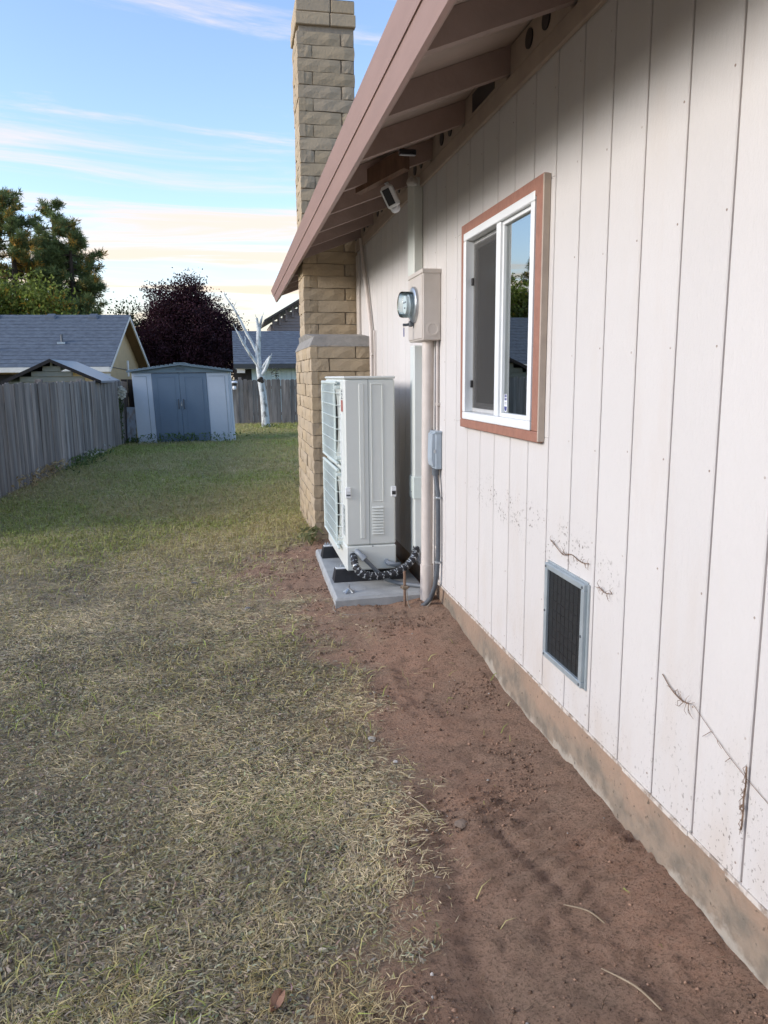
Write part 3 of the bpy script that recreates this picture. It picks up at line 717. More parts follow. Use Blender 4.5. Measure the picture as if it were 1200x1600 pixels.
# ---- electric meter
me_ = thing('electric_meter', 'beige electric meter box with round glass meter on the wall', 'meter', (1.085, 4.37, 1.61))
MB().box(1.034, WX-.001, 4.202, 4.545, 1.612, 1.972, .004).build('meter_box', BEIGE, me_)
MB().box(1.028, WX-.0005, 4.197, 4.550, 1.968, 1.992, .003).build('box_lid', BEIGE, me_)
MB().box(1.0285, 1.036, 4.212, 4.540, 1.622, 1.962, .003).build('box_cover', BEIGE, me_)
MB().lathe([(.040,0),(.040,-.0025),(.034,-.0035),(.028,-.0035),(.026,-.0015),(.012,-.0015)], (1.09,4.202,1.672), 'y', 24).build('knockout', BEIGE, me_, True)
mc = (1.030, 4.372, 1.815)
MB().lathe([(.098,.004),(.100,-.004),(.098,-.016),(.090,-.022),(.080,-.022)], mc, 'x', 36).build('meter_ring', GALV, me_, True)
MB().lathe([(.072,-.014),(.072,-.080),(.066,-.088),(.050,-.094),(.0,-.096)], mc, 'x', 36).build('glass_cover', CLEAR, me_, True)
dl2 = MB().lathe([(.058,-.012),(.058,-.040),(.055,-.042)], mc, 'x', 28).build('meter_body', mat('meter_works', (.60,.64,.67), .4, (.42,.46,.49), 30), me_, True)
MB().lathe([(.050,-.0425),(.050,-.060)], mc, 'x', 24).build('meter_dial', mat('dial_face', (.78,.80,.80), .4, (.70,.72,.72), 40), dl2)
for dy, dz in ((-.02,.012),(.02,.012),(0,-.018)): MB().box(mc[0]-.062, mc[0]-.0602, mc[1]+dy-.012, mc[1]+dy+.012, mc[2]+dz-.004, mc[2]+dz+.004).build('dial_mark', INK, dl2)
MB().tube([(1.012,4.40,1.712),(.985,4.40,1.706),(.965,4.40,1.706)], .008, 10).build('seal_latch', PIPE_DARK, me_)
MB().box(1.000, 1.022, 4.384,4.416,1.696,1.728,.004).build('latch_block', PIPE_DARK, me_)
MB().box(.969, .972, 4.392, 4.408, 1.640, 1.690, .001).build('seal_tag', NAVY, me_)
MB().tube([(.970,4.40,1.702),(.9705,4.40,1.688)], .0012, 6).build('seal_wire', WIRE, me_)

# ---- service conduit below the meter
sc = thing('service_conduit', 'wide beige conduit pipe from meter box down into the soil', 'conduit', (1.085, 4.335, 0))
MB().tube([(1.088,4.30,1.612),(1.085,4.305,1.0),(1.083,4.31,.30)], .0335, 20).build('pipe', BEIGE_PIPE, sc, True)
MB().tube([(1.083,4.31,.315),(1.082,4.312,-.05)], .0385, 20).build('pipe_sleeve', BEIGE_PIPE, sc, True)
MB().tube([(1.1255,4.235,1.612),(1.1255,4.235,1.1),(1.1255,4.235,.24)], .0085, 10).build('small_conduit', BEIGE_PIPE, sc, True)
for zz in (.42, 1.25): MB().box(1.118, WX-.0005, 4.215, 4.255, zz, zz+.018, .002).build('strap', BEIGE, sc)

# ---- disconnect box
db = thing('disconnect_box', 'small grey disconnect switch box with dark conduit below the meter', 'switch box', (1.12, 4.23, .9))
MB().box(1.099, WX-.001, 4.170, 4.300, .897, 1.105, .004).build('enclosure', STEELBOX, db)
MB().prism([(1.099,.905),(1.099,1.105),(1.082,1.095),(1.078,.96),(1.085,.915)], 'y', 4.176, 4.294).build('cover', STEELBOX, db)
MB().box(1.092, WX-.0005, 4.166, 4.304, 1.098, 1.112, .003).build('rain_lip', STEELBOX, db)
MB().box(1.088, 1.1, 4.1685, 4.1715, .99, 1.01, .001).build('hasp', GALV, db)
MB().tube([(1.105,4.20,.9),(1.105,4.20,.862)], .020, 16).build('hub', PIPE_DARK, db, True)
MB().tube([(1.105,4.20,.87),(1.108,4.185,.82),(1.114,4.172,.76),(1.115,4.168,.60),(1.114,4.165,.40),(1.108,4.168,.30),(1.098,4.18,.21),(1.080,4.205,.135),(1.055,4.24,.09),(1.02,4.29,.05)], .0135, 14).build('flex_conduit', PIPE_DARK, db, True)
for p_ in ((1.1145,4.170,.735),(1.112,4.166,.36)): MB().lathe([(.0185,-.006),(.0195,0),(.0185,.006)], p_, 'z', 14).build('strap', GALV, db, True)

# ---- thin leaning pipe by the chimney
tp = thing('vent_pipe', 'thin beige pipe slanting down the wall beside the chimney', 'pipe', (1.11, 6.3, .1))
MB().tube([(1.11,6.70,2.56),(1.11,6.62,2.40),(1.112,6.42,2.05),(1.113,6.28,1.78),(1.113,6.265,1.6),(1.113,6.26,.1)], .017, 12).build('pipe', BEIGE_PIPE, tp, True)
MB().box(1.106, WX-.001, 6.215, 6.30, 1.585, 1.605, .002).build('strap', BEIGE, tp)
MB().tube([(1.122,6.18,1.78),(1.122,6.185,.1)], .008, 8).build('small_pipe', BEIGE_PIPE, tp, True)

# ---- security camera on a bare wooden block under the eave
sm = thing('security_camera', 'small white security camera with black face hanging under the eave', 'camera', (.88, 4.36, 2.44))
cmx, cmy, cmz = .885, 4.345, 2.385
rot_ = Matrix.Translation((cmx,cmy,cmz)) @ Matrix.Rotation(R(-24),4,'Y') @ Matrix.Rotation(R(-30),4,'Z') @ Matrix.Rotation(R(10),4,'X')
def rbox(x0,x1,y0,y1,z0,z1,b=.004):
    m_ = MB().box(x0,x1,y0,y1,z0,z1,b); m_.v = [tuple(rot_ @ Vector(v)) for v in m_.v]; return m_
cb_ = rbox(-.034,.034,-.030,.034,-.062,.062,.014).build('camera_body', WHITE, sm)
rbox(-.021,.021,-.034,-.0295,-.040,.048,.0015).build('camera_face', BLACK, cb_)
dm_ = MB().lathe([(.028,0),(.026,-.016),(.016,-.027),(0,-.030)], (0,0,-.060), 'z', 18); dm_.v = [tuple(rot_ @ Vector(v)) for v in dm_.v]; dm_.build('sensor_dome', PRINT_WHITE, cb_, True)
MB().tube([(cmx-.005,cmy+.01,cmz+.055),(cmx-.02,cmy+.03,cmz+.085),(cmx-.03,cmy+.03,cmz+.105)], .011, 10).build('mount_arm', WHITE, sm, True)
MB().lathe([(.034,0),(.036,-.010),(.026,-.018),(.014,-.022)], (cmx-.034,cmy+.03,cmz+.118), 'z', 20).build('mount_plate', WHITE, sm, True)
bw = tag(MB().hexa([(.70,4.385,2.405),(.93,4.20,2.50),(.97,4.24,2.50),(.74,4.425,2.405),(.70,4.385,2.495),(.93,4.20,2.60),(.97,4.24,2.60),(.74,4.425,2.495)]).build('wood_brace', BAREWOOD), 'bare brown wooden brace under the eave behind the white camera', 'wood brace')
tag(rbox(0,.001,0,.001,0,.001).build('x', BLACK), None) if False else None
jb = tag(MB().box(.80,.88,3.70,3.728,2.43,2.455,.003).build('black_bar', BLACK), 'small black bar fixed under a rafter near the camera', 'fixture')  # plain black bar fixture, gives no light

# ================================================================== HEAT PUMP
hp = thing('heat_pump', 'tall pale heat pump outdoor unit with two fan grilles on concrete pad', 'heat pump', (.81, 5.12, .13))
hx0, hx1, hy0, hy1, hz0, hz1 = .652, .966, 4.650, 5.600, .212, 1.420
body = MB().box(hx0, hx1, hy0, hy1, .372, hz1-.018, .010).build('casing', HP, hp)
MB().box(hx0-.004, hx1+.004, hy0-.004, hy1+.004, hz1-.017, hz1, .006).build('top_panel', HP, hp)
MB().box(hx0-.002, hx1+.002, hy0-.003, hy1+.003, hz0, .370, .008).build('base_panel', HP, hp)
# pressed ribs on the service side, seam, louvres
rb = MB(); rb.box(.742, .772, hy0-.0045, hy0+.002, .415, 1.375, .003); rb.build('pressed_rib', HP, body)
sm_ = MB(); sm_.box(.7985, .8015, hy0-.0008, hy0+.002, .374, 1.40); sm_.build('panel_seam', mat('seam_shadow', (.20,.22,.21), .8), body)
pr = MB(); a0, a1, b0, b1 = .815, .890, .648, 1.375
for (x0_,x1_,z0_,z1_) in ((a0,a0+.006,b0,b1),(a1-.006,a1,b0,b1),(a0+.006,a1-.006,b0,b0+.006),(a0+.006,a1-.006,b1-.006,b1)): pr.box(x0_,x1_,hy0-.004,hy0+.002,z0_,z1_,.0015)
pr.build('pressed_panel', HP, body)
for i in range(10):
    z0_ = .438 + i*.0185
    MB().add([(.815,hy0-.001,z0_+.016),(.888,hy0-.001,z0_+.016),(.888,hy0-.010,z0_+.003),(.815,hy0-.010,z0_+.003),(.888,hy0-.001,z0_+.001),(.815,hy0-.001,z0_+.001)],
             [(0,1,2,3),(3,2,4,5),(0,3,5),(1,4,2),(0,5,4,1)]).build('louvre', HP, body)
lb = MB(); lb.box(.812,.8145,hy0-.003,hy0+.001,.218,.362,.001); lb.box(.835,.8375,hy0-.003,hy0+.001,.218,.362,.001); lb.build('base_rib', HP, body)
MB().lathe([(.004,0),(.0035,-.003)], (.818,hy0-.004,.366), 'y', 8).build('screw', INK, body)
# corner handles
for (xa,xb) in ((.650,.684),(.937,.970)):
    hd = MB().box(xa, xb, hy0-.009, hy0+.002, .675, .742, .003).build('handle', WHITE, hp)
    MB().box(xa+.005 if xa < .8 else xa+.006, xb-.003, hy0-.0105, hy0-.0075, .690, .700 if xa < .8 else .712).build('handle_recess_shade', BLACK if xa > .8 else INK, hd)  # raised dark strip painted as the shade inside the handle recess
    MB().box(xa+.002, xb-.002, hy0-.012, hy0-.0085, .716, .724, .001).build('handle_lip', WHITE, hd)
# front: fan grilles
for gi, (gz0, gz1) in enumerate(((.868,1.392),(.318,.842))):
    gy0, gy1 = 4.815, 5.585
    cz_ = (gz0+gz1)/2; cy_ = (gy0+gy1)/2
    gf = MB()
    for (a,b,c,d) in ((gy0,gy1,gz1-.020,gz1),(gy0,gy1,gz0,gz0+.016),(gy1-.02,gy1,gz0+.016,gz1-.020)): gf.box(.6185,.636,a,b,c,d,.004)
    gf.box(.6185,.630,gy0+.062,gy0+.070,gz0+.016,gz1-.02,.003)
    for zz in (gz0+.03, gz1-.05): gf.box(.6205,.653,gy0+.004,gy0+.03,zz,zz+.02,.003)
    grille = gf.build('grille', HP2, hp)
    wr = MB()
    for i in range(50): 
        y_ = gy0+.072+i*(gy1-gy0-.094)/49; wr.box(.6225,.6255,y_-.0022,y_+.0022,gz0+.014,gz1-.016)
    wr.build('grille_wires', HP2, grille)
    for i in range(1,7):
        z_ = gz0 + i*(gz1-gz0)/7; MB().tube([(.651,gy0-.006,z_),(.6195,gy0+.012,z_),(.6195,gy1-.004,z_)], .0026, 6).build('grille_bar', HP2, grille)
    sh_ = MB().lathe([(.258,.0),(.258,-.012),(.244,-.012),(.240,.0)], (hx0-.002,cy_,cz_), 'x', 40).build('fan_shroud', BLACK, hp)
    MB().lathe([(.238,-.0015),(.0,-.0016)], (hx0,cy_,cz_), 'x', 40).build('fan_well_shade', BLACK, sh_)  # flat black disc painted as the dark well behind the fan
    fn = MB().lathe([(.055,-.002),(.055,-.018),(.035,-.024),(0,-.025)], (hx0,cy_,cz_), 'x', 20)
    for k in range(3):
        a = R(120*k+25*gi); vs = []
        for (r_, da, xo) in ((.05,-.35,-.003),(.225,-.55,-.004),(.225,.45,-.020),(.05,.35,-.018)):
            vs.append((hx0+xo, cy_+r_*math.cos(a+da), cz_+r_*math.sin(a+da)))
        vs += [(v[0]-.002,v[1],v[2]) for v in vs]
        fn.add(vs, [(0,1,2,3),(7,6,5,4),(0,4,5,1),(1,5,6,2),(2,6,7,3),(3,7,4,0)])
    fn.build('fan', PIPE_GREY, sh_)
# front strip: lettering and red label
lg = MB()
def stroke(y0,z0,y1,z1,t=.0035):
    d = Vector((y1-y0, z1-z0)); l_ = d.length; d /= l_; nrm = Vector((-d.y,d.x))*t
    P = [(y0+nrm.x,z0+nrm.y),(y0-nrm.x,z0-nrm.y),(y1-nrm.x,z1-nrm.y),(y1+nrm.x,z1+nrm.y)]
    lg.prism(P, 'x', hx0-.0012, hx0-.0004)
# two stacked bold glyphs read along the strip, like the printed series mark
yb0, zb0 = 4.735, 1.285
stroke(yb0+.035,zb0+.028,yb0-.020,zb0+.028); stroke(yb0-.020,zb0+.028,yb0+.030,zb0); stroke(yb0+.032,zb0,yb0-.022,zb0)
stroke(yb0+.030,zb0+.040,yb0-.015,zb0+.052); stroke(yb0-.018,zb0+.040,yb0+.0,zb0+.058)
lg.build('logo', INK, body)
MB().box(hx0-.0014, hx0-.0003, 4.705, 4.775, 1.205, 1.275).build('red_label', RED, body)
MB().box(hx0-.0012, hx0-.0003, 4.690, 4.770, .43, .62).build('rating_plate', mat('rating_plate_print', (.45,.50,.50), .4, (.12,.13,.13), 55, contrast=(.48,.56)), body)
MB().box(hx0-.005, hx0+.001, 4.795, 4.801, .40, 1.19, .001).build('front_rib', WHITE, body)
# rubber risers
ft = MB()
riser = MB().prism([(-.058,0),(.058,0),(.050,.02),(.044,.075),(-.044,.075),(-.050,.02)], 'y', -.0, .0) if False else None
for fy in (4.755, 5.43):
    r_ = MB(); yy0, yy1 = fy-.055, fy+.055
    r_.hexa([(.575,yy0,.127),(1.035,yy0,.127),(1.035,yy1,.127),(.575,yy1,.127),(.590,yy0+.016,.205),(1.02,yy0+.016,.205),(1.02,yy1-.016,.205),(.590,yy1-.016,.205)])
    rr_ = r_.build('rubber_riser', RUBBER, hp)
    MB().box(.592,.70,fy-.022,fy+.022,.2055,.2115,.001).build('mounting_foot', WHITE, rr_)
    for bxx in (.605,.625,.64): MB().lathe([(.008,0),(.008,.010),(.004,.012),(.004,.02)], (bxx,fy+random.uniform(-.012,.012),.2118), 'z', 8).build('bolt', GALV, rr_)
# pipe stubs
pp = MB().tube([(.716,4.660,.336),(.716,4.612,.338),(.722,4.600,.334),(.742,4.588,.314)], .0165, 14).build('pipe_elbow', PIPE_GREY, hp, True)
MB().tube([(.740,4.590,.316),(.756,4.580,.300)], .0215, 14).build('pipe_nut', PIPE_GREY, pp, True)
MB().tube([(.754,4.590,.300),(.80,4.600,.250),(.85,4.600,.195),(.90,4.585,.155),(.97,4.54,.143),(1.06,4.47,.142),(1.11,4.43,.142)], .0130, 12).build('grey_conduit', PIPE_DARK2, pp, True)
p2 = MB().tube([(.905,4.66,.265),(.905,4.61,.262),(.915,4.60,.258),(.950,4.60,.250),(.985,4.63,.24)], .0150, 14).build('pipe_elbow', PIPE_GREY, hp, True)

# ---- wrapped line set hose
ls = thing('wrapped_hose', 'black hose spirally wrapped in silver tape leaving the heat pump base', 'hose', (.9, 4.6, .13))
hpts = [(.692,4.655,.315),(.690,4.60,.300),(.694,4.560,.262),(.720,4.540,.226),(.775,4.530,.206),(.85,4.530,.202),(.93,4.535,.214),(1.0,4.55,.240),(1.050,4.565,.280),(1.085,4.60,.325),(1.105,4.66,.36)]
def catmull(P, n=8):
    P = [Vector(p) for p in P]; out = []
    for i in range(len(P)-1):
        a, b, c, d = P[max(i-1,0)], P[i], P[i+1], P[min(i+2,len(P)-1)]
        for k in range(n):
            t = k/n; out.append(.5*((2*b)+(c-a)*t+(2*a-5*b+4*c-d)*t*t+(3*b-a-3*c+d)*t**3))
    return out+[P[-1]]
hc = catmull(hpts, 10)
MB().tube(hc, .0225, 14).build('hose', RUBBER, ls, True)
def spiral(phase, turns, rad, wdt, t=.001):
    b = MB(); N = 260; vs = []; up = Vector((0,1,0))
    for i in range(N+1):
        s_ = i/N*(len(hc)-1); k = min(int(s_), len(hc)-2); f = s_-k
        p_ = hc[k].lerp(hc[k+1], f); tdir = (hc[k+1]-hc[k]).normalized()
        a = tdir.cross(up).normalized(); c = a.cross(tdir)
        th_ = phase + turns*2*math.pi*i/N
        rd = a*math.cos(th_)+c*math.sin(th_); tg = -a*math.sin(th_)+c*math.cos(th_)
        wv = (tdir*.9 - tg*.35).normalized()*wdt
        jit = .0008*math.sin(i*1.7)
        for q_ in (-1,1): vs.append(p_+rd*(rad+jit)+wv*q_)
        for q_ in (-1,1): vs.append(p_+rd*(rad-t)+wv*q_)
    fs = []
    for i in range(N):
        o = 4*i; fs += [(o,o+1,o+5,o+4),(o+3,o+2,o+6,o+7),(o+1,o+3,o+7,o+5),(o+2,o,o+4,o+6)]
    return b.add(vs, fs)
SILV = mat('silver_tape', (.60,.64,.66), .35, (.03,.03,.033), 55, metallic=.5, bump=.3, bscale=90, contrast=(.46,.54))
spiral(0, 19, .0236, .0034).build('tape_spiral', SILV, ls)
spiral(2.6, -19, .0240, .0027).build('tape_spiral', SILV, ls)

# ---- pad
pad = MB()
pm = [(.537,4.345),(1.118,4.375),(1.122,5.70),(.560,5.70)]
pd = [(x,y,.02) for x,y in pm]+[(x,y,.112) for x,y in pm]
cxp, cyp = .83, 5.03
ins = [(x+(.014 if x < cxp else -.014), y+(.014 if y < cyp else -.014)) for x,y in pm]
pad.add(pd+[(x,y,.126) for x,y in ins], [(3,2,1,0),(0,1,5,4),(1,2,6,5),(2,3,7,6),(3,0,4,7),(4,5,9,8),(5,6,10,9),(6,7,11,10),(7,4,8,11),(8,9,10,11)])
tag(pad.build('concrete_pad', CONC), 'grey concrete slab under the heat pump', 'slab')
# ---- galvanised anchor bracket on the pad
an = thing('anchor_bracket', 'small galvanised anchor bracket lying on the front of the pad', 'bracket', (.635, 4.47, .127))
b_ = MB()
for k in range(5):
    a = R(72*k+20); c_, s_ = math.cos(a), math.sin(a); L_ = .036+.012*(k%2)
    b_.hexa([(.635+c_*.008-s_*.009,4.47+s_*.008+c_*.009,.1275),(.635+c_*L_-s_*.005,4.47+s_*L_+c_*.005,.1275),(.635+c_*L_+s_*.005,4.47+s_*L_-c_*.005,.1275),(.635+c_*.008+s_*.009,4.47+s_*.008-c_*.009,.1275),
             (.635+c_*.004-s_*.006,4.47+s_*.004+c_*.006,.153),(.635+c_*L_-s_*.004,4.47+s_*L_+c_*.004,.132),(.635+c_*L_+s_*.004,4.47+s_*L_-c_*.004,.132),(.635+c_*.004+s_*.006,4.47+s_*.004-c_*.006,.153)])
b_.build('bracket_fins', GALV, an)
MB().lathe([(.014,.1275),(.012,.148),(.008,.152),(.007,.172),(.0,.174)], (.635,4.47,0), 'z', 10).build('anchor_bolt', GALV, an, True)

# ---- ground rod
gr_ = thing('ground_rod', 'rusty ground rod with clamp and thin wire standing by the conduit', 'ground rod', (.945, 4.29, .05))
MB().tube([(.944,4.29,-.1),(.943,4.29,.285)], .0078, 10).build('rod', RUST, gr_, True)
MB().box(.925,.963,4.272,4.308,.178,.196,.003).build('clamp', mat('bronze_clamp', (.30,.24,.17), .5, metallic=.4), gr_)
MB().tube([(.918,4.29,.187),(.972,4.29,.187)], .005, 8).build('clamp_screw', RUST, gr_)
wpts = catmull([(.955,4.285,.187),(.957,4.275,.12),(.965,4.262,.075),(.99,4.245,.060),(1.03,4.225,.062),(1.07,4.21,.095),(1.098,4.20,.15),(1.118,4.205,.215),(1.122,4.225,.27)], 6)
MB().tube(wpts, .0026, 7).build('ground_wire', WIRE, gr_, True)
wp2 = catmull([(.53,4.36,.09),(.52,4.32,.07),(.545,4.25,.066),(.60,4.215,.064),(.68,4.22,.064),(.74,4.24,.066)], 6)
lw = tag(MB().tube(wp2, .0025, 6).build('loose_wire', WIRE), 'thin loose wire curling on the soil before the pad', 'wire')

# ================================================================== FENCES
FENCE = mat('weathered_fence_wood', (.32,.285,.26), .9, (.10,.088,.08), 9, stretch=(1,1,.10), detail=8, bump=.5, bscale=40, bstretch=(1,1,.06), rnd=.30, contrast=(.3,.68))
DARKWOOD_SHADE = mat('dark_wood_and_shade', (.022,.018,.017), .85, (.012,.010,.010), 10, stretch=(1,1,.2), bump=.3, rnd=.2)  # near-black boards, and the painted shade under neighbour porches
fence_meshes = []
def picket(wd, ht, th_, seed, ear):
    r_ = random.Random(seed); b = MB()
    e_ = ear
    pts = [(-wd/2,0),(wd/2,0),(wd/2+r_.uniform(-.002,.002),ht-e_),(wd/2-e_,ht),(-wd/2+e_,ht),(-wd/2,ht-e_)]
    b.prism(pts, 'y', -th_/2, th_/2); me = b.mesh('fence_board', FENCE)
    return me
PK = [picket(.135+.006*i, 1.40, .018, i, .014+.004*i) for i in range(4)]
PKB = [picket(.132+.006*i, 1.40, .018, i+9, .03) for i in range(4)]
def fence(name, label, p0, p1, meshes, group=None, m=None, h0=1.40, zf=None, rails=True):
    a, b = Vector((p0[0],p0[1],0)), Vector((p1[0],p1[1],0)); d = (b-a); L_ = d.length; d.normalize()
    rzv = math.atan2(d.y, d.x); nrm = Vector((-d.y,d.x,0))
    t = thing(name, label, 'fence', ((a+b)/2).to_tuple()[:2]+(0,), rz=rzv, group=group)
    n_ = int(L_/.142)
    for i in range(n_):
        u = -L_/2 + (i+.5)*L_/n_
        wp = (a+b)/2 + d*u; gzv = zf(wp) if zf else hgt(wp.x, wp.y)
        o = link('fence_board', random.choice(meshes), t, (u, random.uniform(-.004,.004), gzv-.02+random.uniform(-.012,.012)), (random.uniform(-.006,.006), random.uniform(-.010,.010), random.uniform(-.03,.03)))
        if m: o.data = o.data
    if rails:
        for zz in (.30, 1.10): MB().box(-L_/2, L_/2, .012, .050, zz-.045, zz+.045, .003).build('fence_rail', FENCE, t)
        for k in range(int(L_/2.4)+1):
            u = -L_/2 + .05 + k*2.4
            MB().box(u, u+.09, .052, .142, -.3, 1.42, .004).build('fence_post', FENCE, t)
    return t
fence('board_fence', 'long weathered grey board fence along the left edge of the lawn', (-3.00,7.4), (-2.40,18.6), PK)
fence('board_fence', 'grey board fence across the back behind the shed and white tree', (-2.3,24.0), (7.0,24.2), PKB, zf=lambda p: -.03)
for me in (PK[0],): pass
dkp = thing('dark_fence_panel', 'narrow nearly black fence panel between grey fence and shed', 'fence', (-2.2, 18.62, 0), rz=0)
for i in range(5):
    b = MB().box(-.068,.068,-.01,.01,0,1.42,.004).build('fence_board', DARKWOOD_SHADE, dkp); b.location = (-.26+i*.142, 0, -.02)  # every board nearly black
MB().box(-.34,.40,.012,.05,1.0,1.09).build('fence_rail', DARKWOOD_SHADE, dkp)

# ================================================================== SHED
SH_L = mat('shed_pale_plastic', (.56,.60,.65), .5, (.52,.56,.61), 3, bump=.05, bscale=60)
SH_B = mat('shed_blue_plastic', (.15,.205,.265), .5, (.135,.185,.245), 3, bump=.05, bscale=60)
SH_R = mat('shed_roof_plastic', (.17,.225,.255), .55, (.145,.195,.225), 5, bump=.1)
shed = thing('garden_shed', 'leaning plastic garden shed with blue double doors and pale panels', 'shed', (-1.1, 18.6, 0))
def lean(mb_): 
    mb_.v = [(x-.034*z, y+.02*z, z) for x,y,z in mb_.v]; return mb_
yF, yBk = 17.9, 19.4; z0, z1 = -.03, 1.535
def sbox(*a): return lean(MB().box(*a))
shw = lean(MB().box(-2.145,-.02,yF+.03,yBk,z0,z1)).build('shed_wall', SH_L, shed)
for nm, x0_, x1_, m_ in (('front_panel',-2.15,-1.735,SH_L),('front_panel',-.545,-.075,SH_L)):
    pnl = sbox(x0_,x1_,yF,yF+.028,z0,z1,.006).build(nm, m_, shed)
    for (a,b,c,d) in ((x0_+.05,x1_-.11 if x0_ < -1 else x1_-.09,z1-.085,z1-.075),(x1_-.115 if x0_ < -1 else x1_-.075,x1_-.105 if x0_ < -1 else x1_-.065,.1,z1-.075)):
        sbox(a,b,yF-.004,yF+.001,c,d,.001).build('panel_groove', PIPE_GREY, pnl)
lean(MB().hexa([(-.075,yF,z0),(0,yF+.10,z0),(0,yF+.13,z0),(-.075,yF+.03,z0),(-.075,yF,z1),(0,yF+.10,z1),(0,yF+.13,z1),(-.075,yF+.03,z1)])).build('corner_panel', SH_L, shed)
sbox(-.02,.0,yF+.13,yBk,z0,z1,.003).build('side_panel', SH_L, shed)
for (x0_,x1_,hs) in ((-1.733,-1.141,-1.141-.055),(-1.137,-.547,-1.137+.055)):
    dr = sbox(x0_,x1_,yF-.006,yF+.026,z0+.02,z1-.012,.006).build('door', SH_B, shed)
    for (a,b,c,d) in ((x0_+.10,x1_-.10,z1-.105,z1-.09),(x0_+.10,x0_+.112,.12,z1-.105),(x1_-.112,x1_-.10,.12,z1-.105)): sbox(a,b,yF-.012,yF-.005,c,d,.002).build('door_moulding', SH_B, dr)
    hd = MB().tube([(hs,yF-.008,.94),(hs,yF-.04,.93),(hs,yF-.045,.84),(hs,yF-.04,.75),(hs,yF-.008,.74)], .012, 8); lean(hd).build('door_handle', PIPE_DARK, dr)
pk = sbox(-1.150,-1.120,yF-.045,yF-.012,.80,.85,.006).build('padlock', GALV, shed); lean(MB().tube([(-1.146,yF-.028,.85),(-1.146,yF-.028,.885),(-1.135,yF-.028,.90),(-1.124,yF-.028,.885),(-1.124,yF-.028,.85)], .004, 6)).build('padlock_shackle', GALV, pk)
gab = MB().prism([(-2.16,1.538),(-.01,1.538),(-.01,1.56),(-1.10,1.69),(-2.16,1.555)], 'y', yF-.03, yF+.03); lean(gab); gbo = gab.build('gable_panel', SH_R, shed)
for i in range(4): sbox(-1.20,-1.00,yF-.036,yF-.029,1.585+i*.017,1.592+i*.017).build('gable_vent', PIPE_DARK, gbo)
for sgn in (-1,1):
    xe = -1.10 + sgn*1.145; rf = MB()
    rf.hexa([(-1.10,yF-.10,1.70),(xe,yF-.10,1.55),(xe,yBk+.1,1.55),(-1.10,yBk+.1,1.70),(-1.10,yF-.10,1.735),(xe,yF-.10,1.585),(xe,yBk+.1,1.585),(-1.10,yBk+.1,1.735)])
    ro = lean(rf).build('roof_panel', SH_R, shed)
    for i in range(1,12):
        t = i/12; xx = -1.10+(xe+1.10)*t; zz = 1.736-.15*t
        lean(MB().box(xx-.03,xx+.03,yF-.103,yBk+.1,zz-.004,zz+.014,.004)).build('roof_rib', SH_R, ro)
lean(MB().box(-1.23,-.97,yF-.105,yBk+.105,1.728,1.752,.006)).build('ridge_cap', SH_R, shed)
# leaning panel left of it
tag(MB().hexa([(-2.56,18.20,-.03),(-2.225,18.20,-.03),(-2.225,18.23,-.03),(-2.56,18.23,-.03),(-2.53,18.36,.775),(-2.20,18.36,.775),(-2.20,18.39,.775),(-2.53,18.39,.775)]).build('leaning_board', mat('stained_pale_sheet', (.52,.60,.68), .6, (.30,.25,.22), 3.5, stretch=(3,1,1.2), contrast=(.46,.66))), 'pale blue stained sheet leaning against the dark fence panel', 'board')
lf = thing('fence_fitting', 'tiny white and black lamp on the back fence beside the shed', 'fitting', (.02, 23.9, 1.1))  # small white and black fitting of unidentified kind
MB().lathe([(.10,1.255),(.10,1.29),(.05,1.31)], (.02,23.86,0), 'z', 14).build('fitting_cap', PRINT_WHITE, lf)
MB().lathe([(.06,1.17),(.075,1.20),(.075,1.254)], (.02,23.86,0), 'z', 12).build('fitting_band', BLACK, lf)
MB().lathe([(.05,1.06),(.06,1.10),(.05,1.168)], (.02,23.86,0), 'z', 12).build('fitting_base', PRINT_WHITE, lf)
MB().box(-.01,.05,23.88,23.985,1.12,1.16).build('fitting_bracket', PRINT_WHITE, lf)

